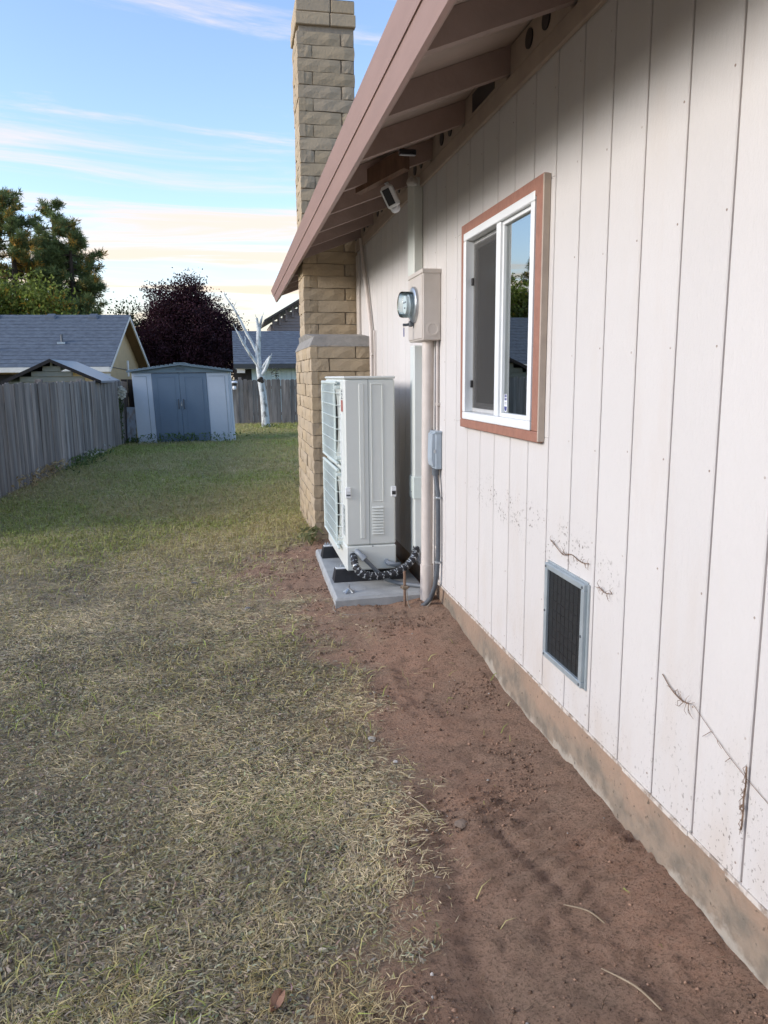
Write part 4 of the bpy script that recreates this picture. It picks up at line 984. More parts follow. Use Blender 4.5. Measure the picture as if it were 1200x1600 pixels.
# ================================================================== NEIGHBOUR HOUSES
SHINGLE = mat('blue_grey_shingles', (.115,.14,.17), .9, (.07,.086,.108), 5.5, stretch=(1,1,2.5), detail=8, bump=.6, bscale=25, bstretch=(1,1,3), contrast=(.36,.64))
TAN = mat('tan_wall_paint', (.50,.37,.21), .75, (.45,.33,.19), 3)
SOFFIT = mat('brown_soffit', (.20,.12,.065), .8, (.17,.10,.055), 4)
WTRIM = mat('white_trim_paint', (.70,.68,.66), .6, (.62,.60,.58), 3)
GLASSD = glass_mat('house_window_glass', (.12,.14,.15), 1.6)
def roof_house(name, label, loc, rz, length, half, eave_z, ridge_z, wallm, trimm, over=.45, soffit=SOFFIT, left=True, wall_top=None):
    """local x: along ridge (0 = gable end at right, negative = left), local y: depth"""
    h = thing(name, label, 'house', loc, rz=rz)
    rise = ridge_z-eave_z; t_ = .10
    rows = 15
    for sgn in (0,1):
        def P(y, dz): 
            yy = y if sgn == 0 else 2*half-y
            return yy, eave_z + rise*y/half + dz
        # soffit sheet
        y0_, zA = P(0,-.03); y1_, zB = P(half,-.03)
        MB().hexa([(-length,y0_,zA),(0,y0_,zA),(0,y1_,zB),(-length,y1_,zB),(-length,y0_,zA+.025),(0,y0_,zA+.025),(0,y1_,zB+.025),(-length,y1_,zB+.025)]).build('soffit', soffit, h)
        rf = MB()
        for k in range(rows):
            ya, za = P(half*k/rows - (.01 if k else 0), .022 if k else .012); yb, zb = P(half*(k+1)/rows, .004)
            rf.hexa([(-length,ya,za-.015),(.03,ya,za-.015),(.03,yb,zb-.005),(-length,yb,zb-.005),(-length,ya,za+.005),(.03,ya,za+.005),(.03,yb,zb+.004),(-length,yb,zb+.004)])
        rf.build('roof', SHINGLE, h)
        # rake trim
        ya, za = P(-.02,-.16); yb, zb = P(half,-.16)
        MB().hexa([(-.03,ya,za),(.02,ya,za),(.02,yb,zb),(-.03,yb,zb),(-.03,ya,za+.15),(.02,ya,za+.15),(.02,yb,zb+.15),(-.03,yb,zb+.15)]).build('rake_board', trimm, h)
        ye, zz_ = P(0,0)
        MB().box(-length, -.03, ye-.03 if sgn == 0 else ye, ye if sgn == 0 else ye+.03, eave_z-.17, eave_z+.0).build('gutter', trimm, h)
    # gable wall
    gx_ = -over; wt = eave_z + rise*over/half - .05
    MB().prism([(over,-1.0),(2*half-over,-1.0),(2*half-over,wt),(half,ridge_z-.06),(over,wt)], 'x', gx_-.12, gx_).build('gable_wall', wallm, h)
    MB().box(-length+.2, gx_-.12, over, over+.12, -1.0, wt).build('front_wall', wallm, h)
    MB().box(-length+.2, gx_-.12, 2*half-over-.12, 2*half-over, -1.0, wt).build('rear_wall', wallm, h)
    MB().prism([(over,-1.0),(2*half-over,-1.0),(2*half-over,wt),(half,ridge_z-.06),(over,wt)], 'x', -length+.1, -length+.2).build('gable_wall', wallm, h)
    return h
hl = roof_house('neighbour_house', 'tan neighbour house with long blue-grey roof and gable behind left fence', (-4.27,29,-.6), R(-4.14), 12, 4.0, 2.43, 4.52, TAN, WTRIM)
def hwindow(par, y0, y1, z0, z1, xg, axis='x', fm=WTRIM):
    b = MB()
    if axis == 'x':
        for (a,bb,c,d) in ((y0-.08,y1+.08,z0-.08,z0),(y0-.08,y1+.08,z1,z1+.08),(y0-.08,y0,z0,z1),(y1,y1+.08,z0,z1)): b.box(xg+.001,xg+.04,a,bb,c,d)
        f = b.build('window', fm, par); MB().box(xg+.002,xg+.012,y0,y1,z0,z1).build('pane', GLASSD, f)
        MB().box(xg+.013,xg+.03,(y0+y1)/2-.03,(y0+y1)/2+.03,z0,z1).build('mullion', fm, f)
    else:
        for (a,bb,c,d) in ((y0-.08,y1+.08,z0-.08,z0),(y0-.08,y1+.08,z1,z1+.08),(y0-.08,y0,z0,z1),(y1,y1+.08,z0,z1)): b.box(a,bb,xg-.04,xg-.001,c,d)
        f = b.build('window', fm, par); MB().box(y0,y1,xg-.012,xg-.002,z0,z1).build('pane', GLASSD, f)
hwindow(hl, 1.15, 1.75, 1.2, 2.12, -.45)
MB().tube([(-.42,5.1,2.1),(-.42,5.1,2.75)], .05, 8).build('white_vent_stub', PRINT_WHITE, hl)
MB().tube([(-.43,.6,2.50),(-.43,7.2,2.30)], .012, 6).build('wall_cable', PIPE_DARK, hl)
for (u, v) in ((-2.05,1.75),(-4.45,1.15)):
    zz = 2.43+2.09*v/4; pv = MB().tube([(u,v,zz),(u,v,zz+.30)], .05, 8).build('roof_vent_pipe', PIPE_DARK, hl)
    MB().box(u-.14,u+.14,v-.16,v+.10,zz-.05,zz+.022).build('pipe_flashing', STEELBOX, pv)
for u in (-1.35,-2.95,-5.1): MB().hexa([(u-.2,3.55,4.28),(u+.2,3.55,4.28),(u+.2,3.9,4.47),(u-.2,3.9,4.47),(u-.14,3.62,4.42),(u+.14,3.62,4.42),(u+.14,3.88,4.56),(u-.14,3.88,4.56)]).build('ridge_vent', PIPE_DARK, hl)
MB().box(-12,-2.6,.45-.004,.452,-1,1.6) if False else None
# porch post and a dark sheet painted as the shade under the long eave
MB().box(-6.35,-6.05,.10,.35,-1.0,2.24).build('porch_post', TAN, hl)
MB().box(-11.5,-2.9,.40,.445,-1.0,2.2).build('porch_shade', DARKWOOD_SHADE, hl)

hr = roof_house('neighbour_house', 'pale blue walled neighbour house with grey roof behind the white tree', (13.0,30.0,-.6), 0.0, 12.97, 4.0, 2.51, 3.95, mat('pale_blue_wall', (.52,.62,.66), .7, (.48,.58,.62), 3, stretch=(9,1,.2)), mat('dark_gutter', (.05,.055,.06), .6))
MB().box(-12.97,-12.3,.44,.449,-1.0,2.33).build('porch_shade', DARKWOOD_SHADE, hr)  # dark sheet painted as the shade in the patio opening
MB().box(-12.85,-12.55,.10,.40,2.18,2.40).build('beam_end', WTRIM, hr)
for k in range(64):
    xk = -12.28+k*.19; MB().box(xk, xk+.165, .430, .449, -1.0, 2.33).build('wall_board', bpy.data.materials['pale_blue_wall'], hr)

# unseen house added across the left fence to close off the low sky
hn = roof_house('neighbour_house', 'unseen house added beyond the left fence to close off low sky', (-11.5,15.0,-.3), R(90), 26, 4.0, 2.45, 4.0, TAN, WTRIM)
# house farther behind: lap sided gable above the roof of the pale house
LAP = mat('taupe_lap_siding', (.30,.25,.235), .75, (.26,.215,.20), 4, rnd=.06)
hb = thing('far_house', 'taupe lap sided house gable with dark soffit seen beyond the grey roof', 'house', (4.2, 44, 0), rz=0)
def hbp(x): return x-4.2
for i in range(16):
    z_ = 2.6+i*.17
    xl = 2.16 if z_ < 4.25 else 2.16+(z_-4.25)/.60
    if xl > 5.8: break
    MB().hexa([(hbp(xl),.0,z_),(hbp(8.5),.0,z_),(hbp(8.5),.1,z_),(hbp(xl),.1,z_),(hbp(xl),.035,z_+.168),(hbp(8.5),.035,z_+.168),(hbp(8.5),.1,z_+.168),(hbp(xl),.1,z_+.168)]).build('lap_board', LAP, hb)
MB().box(hbp(2.16),hbp(8.5),.11,5,-.5,4.3).build('wall', LAP, hb)
rk = MB(); rk.hexa([(hbp(1.80),-.65,4.38),(hbp(8.2),-.65,8.1),(hbp(8.2),6,8.1),(hbp(1.80),6,4.38),(hbp(1.80),-.65,4.50),(hbp(8.2),-.65,8.22),(hbp(8.2),6,8.22),(hbp(1.80),6,4.50)])
rk.build('roof', mat('dark_soffit_boards', (.10,.085,.075), .85, (.07,.06,.05), 6), hb)
for k in range(6):
    xk = 2.25+k*.36; zt = 4.40+(xk-1.8)*.58
    MB().box(hbp(xk),hbp(xk+.11),-.12,-.002,zt-.62,zt-.02).build('bracket', LAP, hb)
    
# neighbour's small shed behind the fence
ns = thing('small_shed', 'low grey-green lap sided shed gable peeking above the left fence', 'shed', (-3.35,15.6,0), rz=0)
NSW = mat('grey_green_siding', (.25,.25,.20), .8, (.21,.21,.17), 4)
zpk, zev, hw = 1.76, 1.40, .78
for i in range(9):
    z_ = .9+i*.095; hwid = hw if z_+.09 < zev else max(.02, hw*(zpk-.03-z_-.09)/(zpk-zev))
    MB().hexa([(-hwid,-.02,z_),(hwid,-.02,z_),(hwid,.03,z_),(-hwid,.03,z_),(-hwid+.002,0,z_+.093),(hwid-.002,0,z_+.093),(hwid-.002,.03,z_+.093),(-hwid+.002,.03,z_+.093)]).build('lap_board', NSW, ns)
MB().box(-.76,.76,.04,2.4,-.05,1.36).build('wall', NSW, ns)
for sgn in (-1,1):
    MB().hexa([(0,-.10,zpk-.01),(sgn*(hw+.10),-.10,zev-.06),(sgn*(hw+.10),2.5,zev-.06),(0,2.5,zpk-.01),(0,-.10,zpk+.03),(sgn*(hw+.10),-.10,zev-.02),(sgn*(hw+.10),2.5,zev-.02),(0,2.5,zpk+.03)]).build('roof', SHINGLE if sgn < 0 else mat('shed_metal_roof', (.13,.17,.21), .3, (.10,.13,.17), 3, stretch=(1,5,1), metallic=.3), ns)
    MB().hexa([(0,-.115,zpk-.03),(sgn*(hw+.11),-.115,zev-.085),(sgn*(hw+.11),-.101,zev-.085),(0,-.101,zpk-.03),(0,-.115,zpk+.033),(sgn*(hw+.11),-.115,zev-.015),(sgn*(hw+.11),-.101,zev-.015),(0,-.101,zpk+.033)]).build('rake_board', DARKWOOD_SHADE, ns)

# ================================================================== TREES
LEAF = attr_mat('leaves', .65, .35)
BARK = mat('dark_bark', (.06,.045,.035), .95, (.035,.027,.02), 12, stretch=(1,1,.3), bump=.6, bscale=30)
def quads(C, D, N, ln, wd, cols, fold=0.0):
    """leaf quads: centre C, long axis D, side axis N (all (n,3)); diamond-ish quads"""
    n = len(C); D = D/np.linalg.norm(D,axis=1,keepdims=True); S_ = np.cross(D, N); S_ /= np.linalg.norm(S_,axis=1,keepdims=True)+1e-9
    ln = np.asarray(ln).reshape(-1,1); wd = np.asarray(wd).reshape(-1,1)
    V = np.stack([C-D*ln*.5, C+S_*wd*.5, C+D*ln*.5, C-S_*wd*.5], 1).reshape(-1,3)
    F_ = np.arange(4*n).reshape(-1,4); return V, F_, np.repeat(cols,4,axis=0)
def rvec(n): 
    v = rng.normal(size=(n,3)); return v/np.linalg.norm(v,axis=1,keepdims=True)
def crown_obj(parent, V, F_, c, name='crown'):
    return link(name, mesh_np(name, V, F_, LEAF, c), parent)
def conifer(label, x, y, zb, ht, rad, seed, glow=.3, dens=1.0, lean_=0.0):
    global rng
    rng = np.random.default_rng(seed); r_ = random.Random(seed)
    t = thing('conifer_tree', label, 'tree', (x,y,zb), rz=0, group=None)
    MB().tube([(0,0,0),(.05*lean_,0,ht*.5),(lean_*.3,0,ht*.97)], [.30,.18,.03], 9).build('trunk', BARK, t)
    br = MB(); C = []; A = []
    nl = int(ht*2.6)
    for i in range(nl):
        f = .14+.86*i/nl; z = ht*f
        env = rad*(1-f)**.75*(.75+.5*r_.random()) + .25
        for k in range(r_.randint(3,5)):
            a = r_.uniform(0,2*math.pi); L_ = env*r_.uniform(.55,1.15)
            p0 = Vector((lean_*.3*f,0,z)); d = Vector((math.cos(a),math.sin(a),0))
            pts = [p0, p0+d*L_*.5+Vector((0,0,-.10*L_)), p0+d*L_+Vector((0,0,-.05*L_+.12))]
            br.tube(pts, [.035,.022,.008], 4, False)
            nt = max(5,int(L_*9*dens))
            for j in range(nt):
                u = r_.uniform(.25,1.0); b0 = pts[0].lerp(pts[1],u*2) if u < .5 else pts[1].lerp(pts[2],u*2-1)
                sdv = Vector((-d.y,d.x,0))*r_.uniform(-.30,.30)*L_*.5*(1.1-abs(u-.6))
                C.append(b0+sdv+Vector((0,0,r_.uniform(-.05,.12)))); A.append((d.x,d.y,.35))
    br.build('branches', BARK, t)
    C = np.array([tuple(c) for c in C]); A = np.array(A); m = 34
    cc = np.repeat(C,m,0); aa = np.repeat(A,m,0); D = rvec(len(cc))*1.0 + aa*.55 + np.array([0,0,.25])
    D /= np.linalg.norm(D,axis=1,keepdims=True)
    off = D*rng.uniform(.05,.22,(len(cc),1)) + rng.normal(size=(len(cc),3))*.05
    tone = np.repeat(rng.uniform(.6,1.35,(len(C),1)),m,0)*rng.uniform(.75,1.25,(len(cc),1))
    base = np.array([.155,.20,.075]); w_ = np.array([.55,.31,.06])  # orange low-sun glow mixed into the colour of random needle tufts
    mixf = np.repeat((rng.random((len(C),1)) < glow*.55)*rng.uniform(.3,1,(len(C),1)),m,0)
    cols_ = (base*(1-mixf)+w_*mixf)*tone
    V, F_, c = quads(cc+off, D, rvec(len(cc)), rng.uniform(.16,.32,len(cc)), rng.uniform(.022,.05,len(cc)), cols_)
    crown_obj(t, V, F_, c); return t
def broadleaf(name, label, x, y, zb, blobs, nclus, leaves, size, base, var, seed, trunk_h, cat='tree', group=None, spread=.30, glow=None, tr=.16):
    global rng
    rng = np.random.default_rng(seed); r_ = random.Random(seed)
    t = thing(name, label, cat, (x,y,zb), rz=0, group=group)
    tk = MB(); tk.tube([(0,0,-.2),(.03,0,trunk_h*.5),(0,.02,trunk_h)], [tr*1.3,tr,tr*.75], 10)
    tk.build('trunk', BARK, t)
    B = np.array(blobs); wts = B[:,3]*B[:,4]*B[:,5]; wts = wts/wts.sum()
    ids = rng.choice(len(B), nclus, p=wts); u = rvec(nclus)*(rng.random((nclus,1))**.42)
    u *= (.82+.26*rng.random((nclus,1)))
    C = B[ids,:3] + u*B[ids,3:6]
    br = MB()
    for k in rng.choice(nclus, min(nclus,140), replace=False):
        c = C[k]; p0 = Vector((0,0,trunk_h*r_.uniform(.75,1.0))); p2 = Vector(c); mid = p0.lerp(p2,.5)+Vector((0,0,.12*(p2-p0).length))
        br.tube([p0,mid,p2], [tr*.32,tr*.16,.008], 4, False)
    br.build('branches', BARK, t)
    cc = np.repeat(C,leaves,0)+rng.normal(size=(nclus*leaves,3))*spread*np.array([1,1,.75])
    n = len(cc); tone = np.repeat(rng.uniform(1-var,1+var,(nclus,1)),leaves,0)*rng.uniform(.7,1.3,(n,1))
    base = np.array(base); cols_ = base*tone
    if glow is not None:
        mf = np.repeat((rng.random((nclus,1)) < glow[1])*1.0,leaves,0)*rng.uniform(.3,1,(n,1)); cols_ = cols_*(1-mf)+np.array(glow[0])*mf*tone  # low-sun glow painted into the colour of random leaf clusters
    V, F_, c = quads(cc, rvec(n)+np.array([0,0,-.2]), rvec(n), rng.uniform(.7,1.3,n)*size, rng.uniform(.45,.7,n)*size, cols_)
    crown_obj(t, V, F_, c); return t
plum = broadleaf('plum_tree', 'round dark purple leaved tree rising behind the garden shed', -2.1, 40, -.6,
    [(0,0,3.6,2.55,2.4,2.5),(-.5,0,5.0,1.7,1.6,1.7),(.25,0,5.9,.95,1.0,1.15),(1.35,0,3.6,1.45,1.5,1.6),(-1.6,0,3.4,1.2,1.2,1.6),(2.05,0,3.9,.75,.8,1.0)], 1700, 52, .115, (.042,.014,.020), .5, 5, 2.2, tr=.2, spread=.24)
conifer('tall dark conifer with drooping boughs right of the left trees', -7.6, 41.5, -.6, 9.7, 3.6, 3, .18, 1.3)
conifer('tallest conifer at the left edge of the photo behind the roof', -10.1, 41.0, -.6, 10.9, 4.0, 12, .45, 1.3)
conifer('slim conifer standing between the two big conifers', -8.7, 43.5, -.6, 11.0, 3.2, 23, .2, 1.2)
conifer('broad dark conifer farthest left, seen only in the window reflection', -14.2, 40.5, -.6, 9.0, 3.6, 31, .3, 1.1)
broadleaf('green_tree', 'bushy green tree in front of the conifers at left edge', -9.2, 37.2, -.6,
    [(0,0,4.4,2.6,1.6,2.2),(1.5,0,3.7,1.7,1.4,1.5),(-2.2,0,4.6,2.2,1.6,2.2),(2.6,0,3.3,1.0,1.0,.9)], 620, 36, .17, (.20,.24,.045), .45, 8, 2.4, glow=((.42,.22,.03),.14))
broadleaf('green_tree', 'bushy olive green tree left of the photo, mirrored in the window', -14.0, 35.2, -.6,
    [(0,0,4.0,2.8,1.6,2.4),(2.2,0,3.6,1.8,1.4,1.8)], 420, 34, .18, (.12,.14,.035), .45, 18, 2.4, glow=((.15,.10,.03),.2))
broadleaf('young_tree', 'small sparse pale green tree above the neighbour roof beside the purple tree', -5.35, 42.5, -.6,
    [(0,0,5.1,.75,.6,1.25),(-.9,0,4.3,.8,.6,.7),(.8,0,4.2,.8,.6,.8)], 75, 16, .15, (.095,.12,.035), .35, 44, 3.6, spread=.22, tr=.07)

# ---- white pruned tree in the yard
WBARK = mat('white_peeling_bark', (.58,.61,.61), .8, (.20,.20,.19), 9, stretch=(1,1,.6), contrast=(.50,.66), bump=.5, bscale=30)
wtree = thing('pruned_tree', 'white barked pruned tree with bare stub branches in front of back fence', 'tree', (.86, 22.5, 0))
def wp(px, pz, dy=0): return (px, 22.5+dy, pz)
tr_ = MB().tube([wp(.875,-.1),wp(.86,.3),wp(.82,.9),wp(.775,1.30),wp(.735,1.62),wp(.715,2.10),wp(.75,2.50),wp(.77,2.80)], [.135,.115,.095,.10,.085,.075,.068,.06], 14)
trunk = tr_.build('trunk', WBARK, wtree, True)
for pts, rs in (([wp(.73,1.72),wp(.52,2.02,-.05),wp(.32,2.35,-.1),wp(.20,2.62,-.1),wp(.12,2.75,-.12)],[.05,.045,.036,.03,.012]),
                ([wp(.72,2.05),wp(.58,2.35,.05),wp(.42,2.65,.08),wp(.26,3.0,.1),wp(.08,3.35,.1),wp(-.10,3.62,.12),wp(-.16,3.72,.12)],[.05,.045,.04,.034,.028,.02,.008]),
                ([wp(.78,1.60),wp(.90,1.78,-.06),wp(1.00,1.92,-.08),wp(1.03,1.96,-.08)],[.05,.045,.04,.036]),
                ([wp(.76,1.42),wp(.90,1.62,-.1),wp(1.0,1.85,-.12),wp(1.055,2.0,-.12)],[.055,.048,.042,.04]),
                ([wp(.76,2.72),wp(.73,2.92),wp(.715,3.06)],[.05,.045,.04]),
                ([wp(.775,2.75),wp(.83,2.95),wp(.87,3.12)],[.045,.036,.022]),
                ([wp(.36,2.30,-.1),wp(.38,2.48,-.1),wp(.36,2.56,-.1)],[.022,.016,.008])):
    MB().tube(pts, rs, 10).build('branch', WBARK, wtree, True)
for (x_,z_,dx,dz) in ((.12,2.75,-.06,.16),(.12,2.75,.05,.14),(.30,2.40,-.12,.10),(.08,3.35,.10,.16),(.26,3.0,-.10,.14),(-.12,3.66,-.04,.14),(.72,3.04,-.05,.12),(.87,3.10,.05,.13),(1.05,1.99,.06,.10),(.52,2.02,-.10,.02)):
    MB().tube([(x_,22.4,z_),(x_+dx*.6,22.38,z_+dz*.45),(x_+dx,22.36,z_+dz)], [.010,.007,.003], 6).build('twig', WBARK, wtree)
for (x_,z_) in ((.72,1.33),(.78,1.38),(.80,1.30)): MB().lathe([(.055,0),(.05,-.03),(.02,-.035)], (x_,22.5-.085,z_), 'y', 10).build('pruning_scar', BARK, trunk)

# ================================================================== PLANTS
STEM = mat('green_stem', (.06,.08,.03), .8, (.045,.06,.022), 8)
def leafy(parent, name, C, D, ln, wd, cols_, m=LEAF):
    N = rvec(len(C)); V, F_, c = quads(np.array(C), np.array(D), N, ln, wd, np.array(cols_)); return link(name, mesh_np(name, V, F_, m, c), parent)
rng = np.random.default_rng(77)
fp = thing('flowering_weed', 'tall weed with white blossom head against the end of grey fence', 'plant', (-2.50, 17.6, 0))
st = MB()
for k in range(5): st.tube([(-2.52+.02*k,17.6,-.05),(-2.51+.02*k,17.6,.6),(-2.46+.025*k,17.58,1.10-.05*k)], .010, 5)
st.build('stem', STEM, fp)
n = 380; zc_ = rng.uniform(.05,1.0,n); C = np.stack([-2.53+.06*zc_+rng.normal(size=n)*.045, 17.6+rng.normal(size=n)*.07, zc_],1)
leafy(fp, 'leaves', C, rvec(n), rng.uniform(.05,.10,n), rng.uniform(.025,.05,n), np.array([.11,.15,.055])*rng.uniform(.6,1.4,(n,1)))
n = 420; C = np.array([-2.42,17.50,1.12])+rvec(n)*(rng.random((n,1))**.4)*np.array([.15,.10,.15])
leafy(fp, 'blossom', C, rvec(n), rng.uniform(.03,.05,n), rng.uniform(.03,.045,n), np.array([.80,.76,.66])*rng.uniform(.75,1.15,(n,1)))
def weed_patch(label, cx, cy, sx_, sy_, h_, nl, nf, colr):
    t = thing('weed_clump', label, 'weeds', (cx,cy,hgt(cx,cy)))
    x_ = cx+rng.normal(size=nl)*sx_; y_ = cy+rng.normal(size=nl)*sy_; z_ = ground_height(x_,y_)+rng.random(nl)*h_
    leafy(t, 'leaves', np.stack([x_,y_,z_],1), rvec(nl)+np.array([0,0,.7]), rng.uniform(.05,.13,nl), rng.uniform(.012,.035,nl), np.array(colr)*2.6*rng.uniform(.6,1.4,(nl,1)))
    if nf:
        x_ = cx+rng.normal(size=nf)*sx_; y_ = cy+rng.normal(size=nf)*sy_; z_ = ground_height(x_,y_)+h_*rng.uniform(.7,1.15,nf)
        fw_ = np.repeat(np.stack([x_,y_,z_],1),3,0)
        leafy(t, 'flowers', fw_, rvec(nf*3), np.full(nf*3,.035), np.full(nf*3,.03), np.array([.65,.65,.60])*np.ones((nf*3,1)))
weed_patch('clump of white daisies at the foot of left fence', -2.55, 13.9, .12, .65, .16, 420, 36, (.05,.07,.025))
weed_patch('dry brown weeds at the fence foot nearer the camera', -2.72, 11.7, .08, .7, .20, 380, 6, (.16,.12,.065))
weed_patch('weeds growing along the base of the blue shed doors', -1.05, 17.75, .65, .05, .22, 420, 0, (.045,.07,.02))
weed_patch('small weeds at the foot of the brick chimney base', .575, 6.27, .035, .09, .12, 60, 0, (.09,.095,.045))
weed_patch('tuft and white bloom at the foot of the white tree', .98, 22.3, .12, .08, .10, 90, 5, (.06,.075,.025))
weed_patch('dark green weeds before the leaning pale sheet', -2.38, 17.9, .16, .08, .12, 160, 0, (.04,.06,.02))
sap = thing('sapling', 'thin leafy sapling tip above the back fence', 'plant', (1.30, 24.35, 0))
MB().tube([(1.30,24.4,-.1),(1.30,24.4,1.68)], .008, 5).build('stem', STEM, sap)
n = 40; leafy(sap, 'leaves', np.stack([1.30+rng.normal(size=n)*.09,24.35+rng.normal(size=n)*.05,rng.uniform(1.38,1.70,n)],1), rvec(n), rng.uniform(.06,.10,n), rng.uniform(.03,.05,n), np.array([.10,.10,.09])*rng.uniform(.6,1.4,(n,1)))

# ================================================================== LAWN
def strips(x, y, z, az, ln, wd, rise, curl, cols_, root_dark=.75):
    """bent blades of three cross sections, 2 quads each"""
    n = len(x); P0 = np.stack([x,y,z],1); d = np.stack([np.cos(az),np.sin(az),np.zeros(n)],1); s_ = np.stack([-np.sin(az),np.cos(az),np.zeros(n)],1)
    ln = ln[:,None]; wd = wd[:,None]; rise = rise[:,None]; curl = curl[:,None]; up = np.array([0,0,1.])
    sd = s_*curl*ln*.35
    P1 = P0 + d*ln*.5*np.cos(rise) + up*ln*.5*np.sin(rise) + sd*.4
    P2 = P1 + d*ln*.5*np.cos(rise*.35) + up*ln*.5*np.sin(rise*.2) + sd
    tw = s_ + up*rng.uniform(-.6,.6,(n,1))
    V = np.stack([P0-tw*wd*.5,P0+tw*wd*.5,P1-tw*wd*.45,P1+tw*wd*.45,P2-tw*wd*.10,P2+tw*wd*.10],1).reshape(-1,3)
    b = np.arange(n)*6; F_ = np.concatenate([np.stack([b,b+1,b+3,b+2],1),np.stack([b+2,b+3,b+5,b+4],1)])
    return V, F_, np.repeat(cols_,6,axis=0)
def sample(n, y0, y1, xl, xr, power=1.0):
    u = rng.random(n); y = y0*(y1/y0)**(u**power); 
    x = rng.uniform(0,1,n); a = np.interp(y, xl[0], xl[1]); b = np.interp(y, xr[0], xr[1]); return a+(b-a)*x, y
XL = ([1.0,1.5,2.5,5,10,26],[-.75,-.85,-1.15,-1.8,-3.0,-3.0]); XR = ([1.0,4,6,6.4,8,10,26],[1.12,1.12,1.1,.70,.70,1.5,4.5])
GRASS = attr_mat('grass_blades', .75, .2)
STRAW = np.array([.62,.49,.27]); STRAW2 = np.array([.78,.66,.43]); OLIVE = np.array([.38,.35,.13]); GREEN = np.array([.33,.40,.09]); GREY = np.array([.33,.29,.195])
def pal(x, y):
    """patch weights: straw, olive, grey clippings"""
    s = sstep(.34,.68, .6*fbm(x*1.9+3, y*1.9, 61, 5)+.4*fbm(x*6.1, y*6.1+2, 66, 4)); g = sstep(.45,.62, fbm(x*1.3, y*1.3+7, 62, 4))
    return s, g
def lawn(name, label, n, y0, y1, kind):
    x, y = sample(n, y0, y1, XL, XR, .9)
    d = dirt_mask(x, y); s, g = pal(x, y)
    far = sstep(4.6,8.5, y + 2.0*(fbm(x*.6,y*.6,51)-.5))
    if kind == 'thatch':
        keep = rng.random(n) < (1-d)**1.3*(.38+1.0*s)*(1-.30*far)
    elif kind == 'leaf':
        keep = rng.random(n) < (1-d)**2*(.38+.75*sstep(.42,.60,fbm(x*1.7+40,y*1.7,63,4)))*(1-far)
    else:
        keep = rng.random(n) < (1-.98*d)*(.02+.10*g*(1-far)+.95*far)
    x, y, s, g, far, d = (v[keep] for v in (x,y,s,g,far,d)); n = len(x); z = ground_height(x,y)
    grow = 1+ .10*np.maximum(y-2,0)
    if kind == 'thatch':
        flow = 2*np.pi*fbm(x*1.1,y*1.1,71,2)*1.6; az = flow + rng.normal(size=n)*.9
        t = rng.random((n,1)); cols_ = (STRAW*(1-t)+STRAW2*t)*rng.uniform(.65,1.2,(n,1))
        ol = (rng.random(n) < .08+.14*(1-s))[:,None]; cols_ = np.where(ol, OLIVE*rng.uniform(.8,1.6,(n,1)), cols_)*(.62+.55*s[:,None])
        V, F_, c = strips(x,y,z+.002+rng.random(n)*.012, az, rng.uniform(.012,.044,n)*(.55+.19*y), rng.uniform(.0010,.0024,n)*grow, rng.uniform(.0,.18,n), rng.normal(size=n)*.18, cols_)
    elif kind == 'leaf':
        az = rng.uniform(0,2*np.pi,n); cols_ = GREY*rng.uniform(.35,1.6,(n,1))*(1+.25*rng.normal(size=(n,3))*.3)
        V, F_, c = strips(x,y,z+.001+rng.random(n)*.010, az, rng.uniform(.008,.024,n), rng.uniform(.0025,.007,n)*grow**.5, rng.uniform(-.1,.6,n), rng.normal(size=n)*.5, cols_)
    else:
        az = rng.uniform(0,2*np.pi,n); t = rng.random((n,1)); hue = (.5*fbm(x*.9,y*.9,81,3)+.5*fbm(x*.35+5,y*.35,83,2))[:,None]
        cols_ = (GREEN*(1-t)+OLIVE*t)*rng.uniform(.65,1.35,(n,1)); dry = (rng.random(n) < .12+.75*sstep(.43,.57,hue[:,0]))[:,None]
        cols_ = np.where(dry, (OLIVE*1.3*(1-t)+STRAW*.75*t), cols_)
        V, F_, c = strips(x,y,z-.004, az, rng.uniform(.03,.085,n)*(1+.035*np.minimum(y,16)), rng.uniform(.002,.0042,n)*grow, rng.uniform(.5,1.35,n), rng.normal(size=n)*.2, cols_)
    return tag(link(name, mesh_np(name, V, F_, GRASS, c)), label, 'grass', kind='stuff')
rng = np.random.default_rng(101)
lawn('dry_grass', 'flattened dry straw coloured grass over the worn lawn', 330000, 1.02, 14, 'thatch')
lawn('leaf_clippings', 'dull grey-green clipped leaves scattered over the near lawn', 330000, 1.02, 8, 'leaf')
lawn('green_grass', 'short green grass of the far lawn and scattered tufts', 230000, 1.2, 25.5, 'green')
# upright tufts
tx = []; 
for (cx,cy,nb,rad,hh,colr) in [(-.50,1.55,260,.07,.10,(.22,.19,.06)),(-.33,1.66,260,.08,.09,(.26,.20,.09)),(.02,1.62,300,.09,.10,(.30,.24,.11)),(.21,1.52,320,.07,.10,(.32,.25,.13)),(-.02,1.85,280,.12,.09,(.27,.22,.11)),
        (.12,2.35,420,.13,.11,(.20,.21,.09)),(-.02,2.50,300,.16,.09,(.17,.18,.07)),(-1.0,2.15,420,.12,.13,(.15,.16,.04)),(-.35,2.3,300,.16,.08,(.24,.21,.09)),(.28,3.0,200,.08,.06,(.25,.21,.11)),(-.55,2.95,320,.22,.07,(.25,.21,.10)),(.30,1.95,160,.08,.06,(.33,.27,.15))]:
    x = cx+rng.normal(size=nb)*rad*.7; y = cy+rng.normal(size=nb)*rad*.7
    tx.append(strips(x,y,ground_height(x,y)-.003, rng.uniform(0,2*np.pi,nb), rng.uniform(.4,1.1,nb)*hh*.62, rng.uniform(.0012,.0024,nb), rng.uniform(.3,1.2,nb), rng.normal(size=nb)*.35, np.array(colr)*1.75*rng.uniform(.65,1.3,(nb,1))))
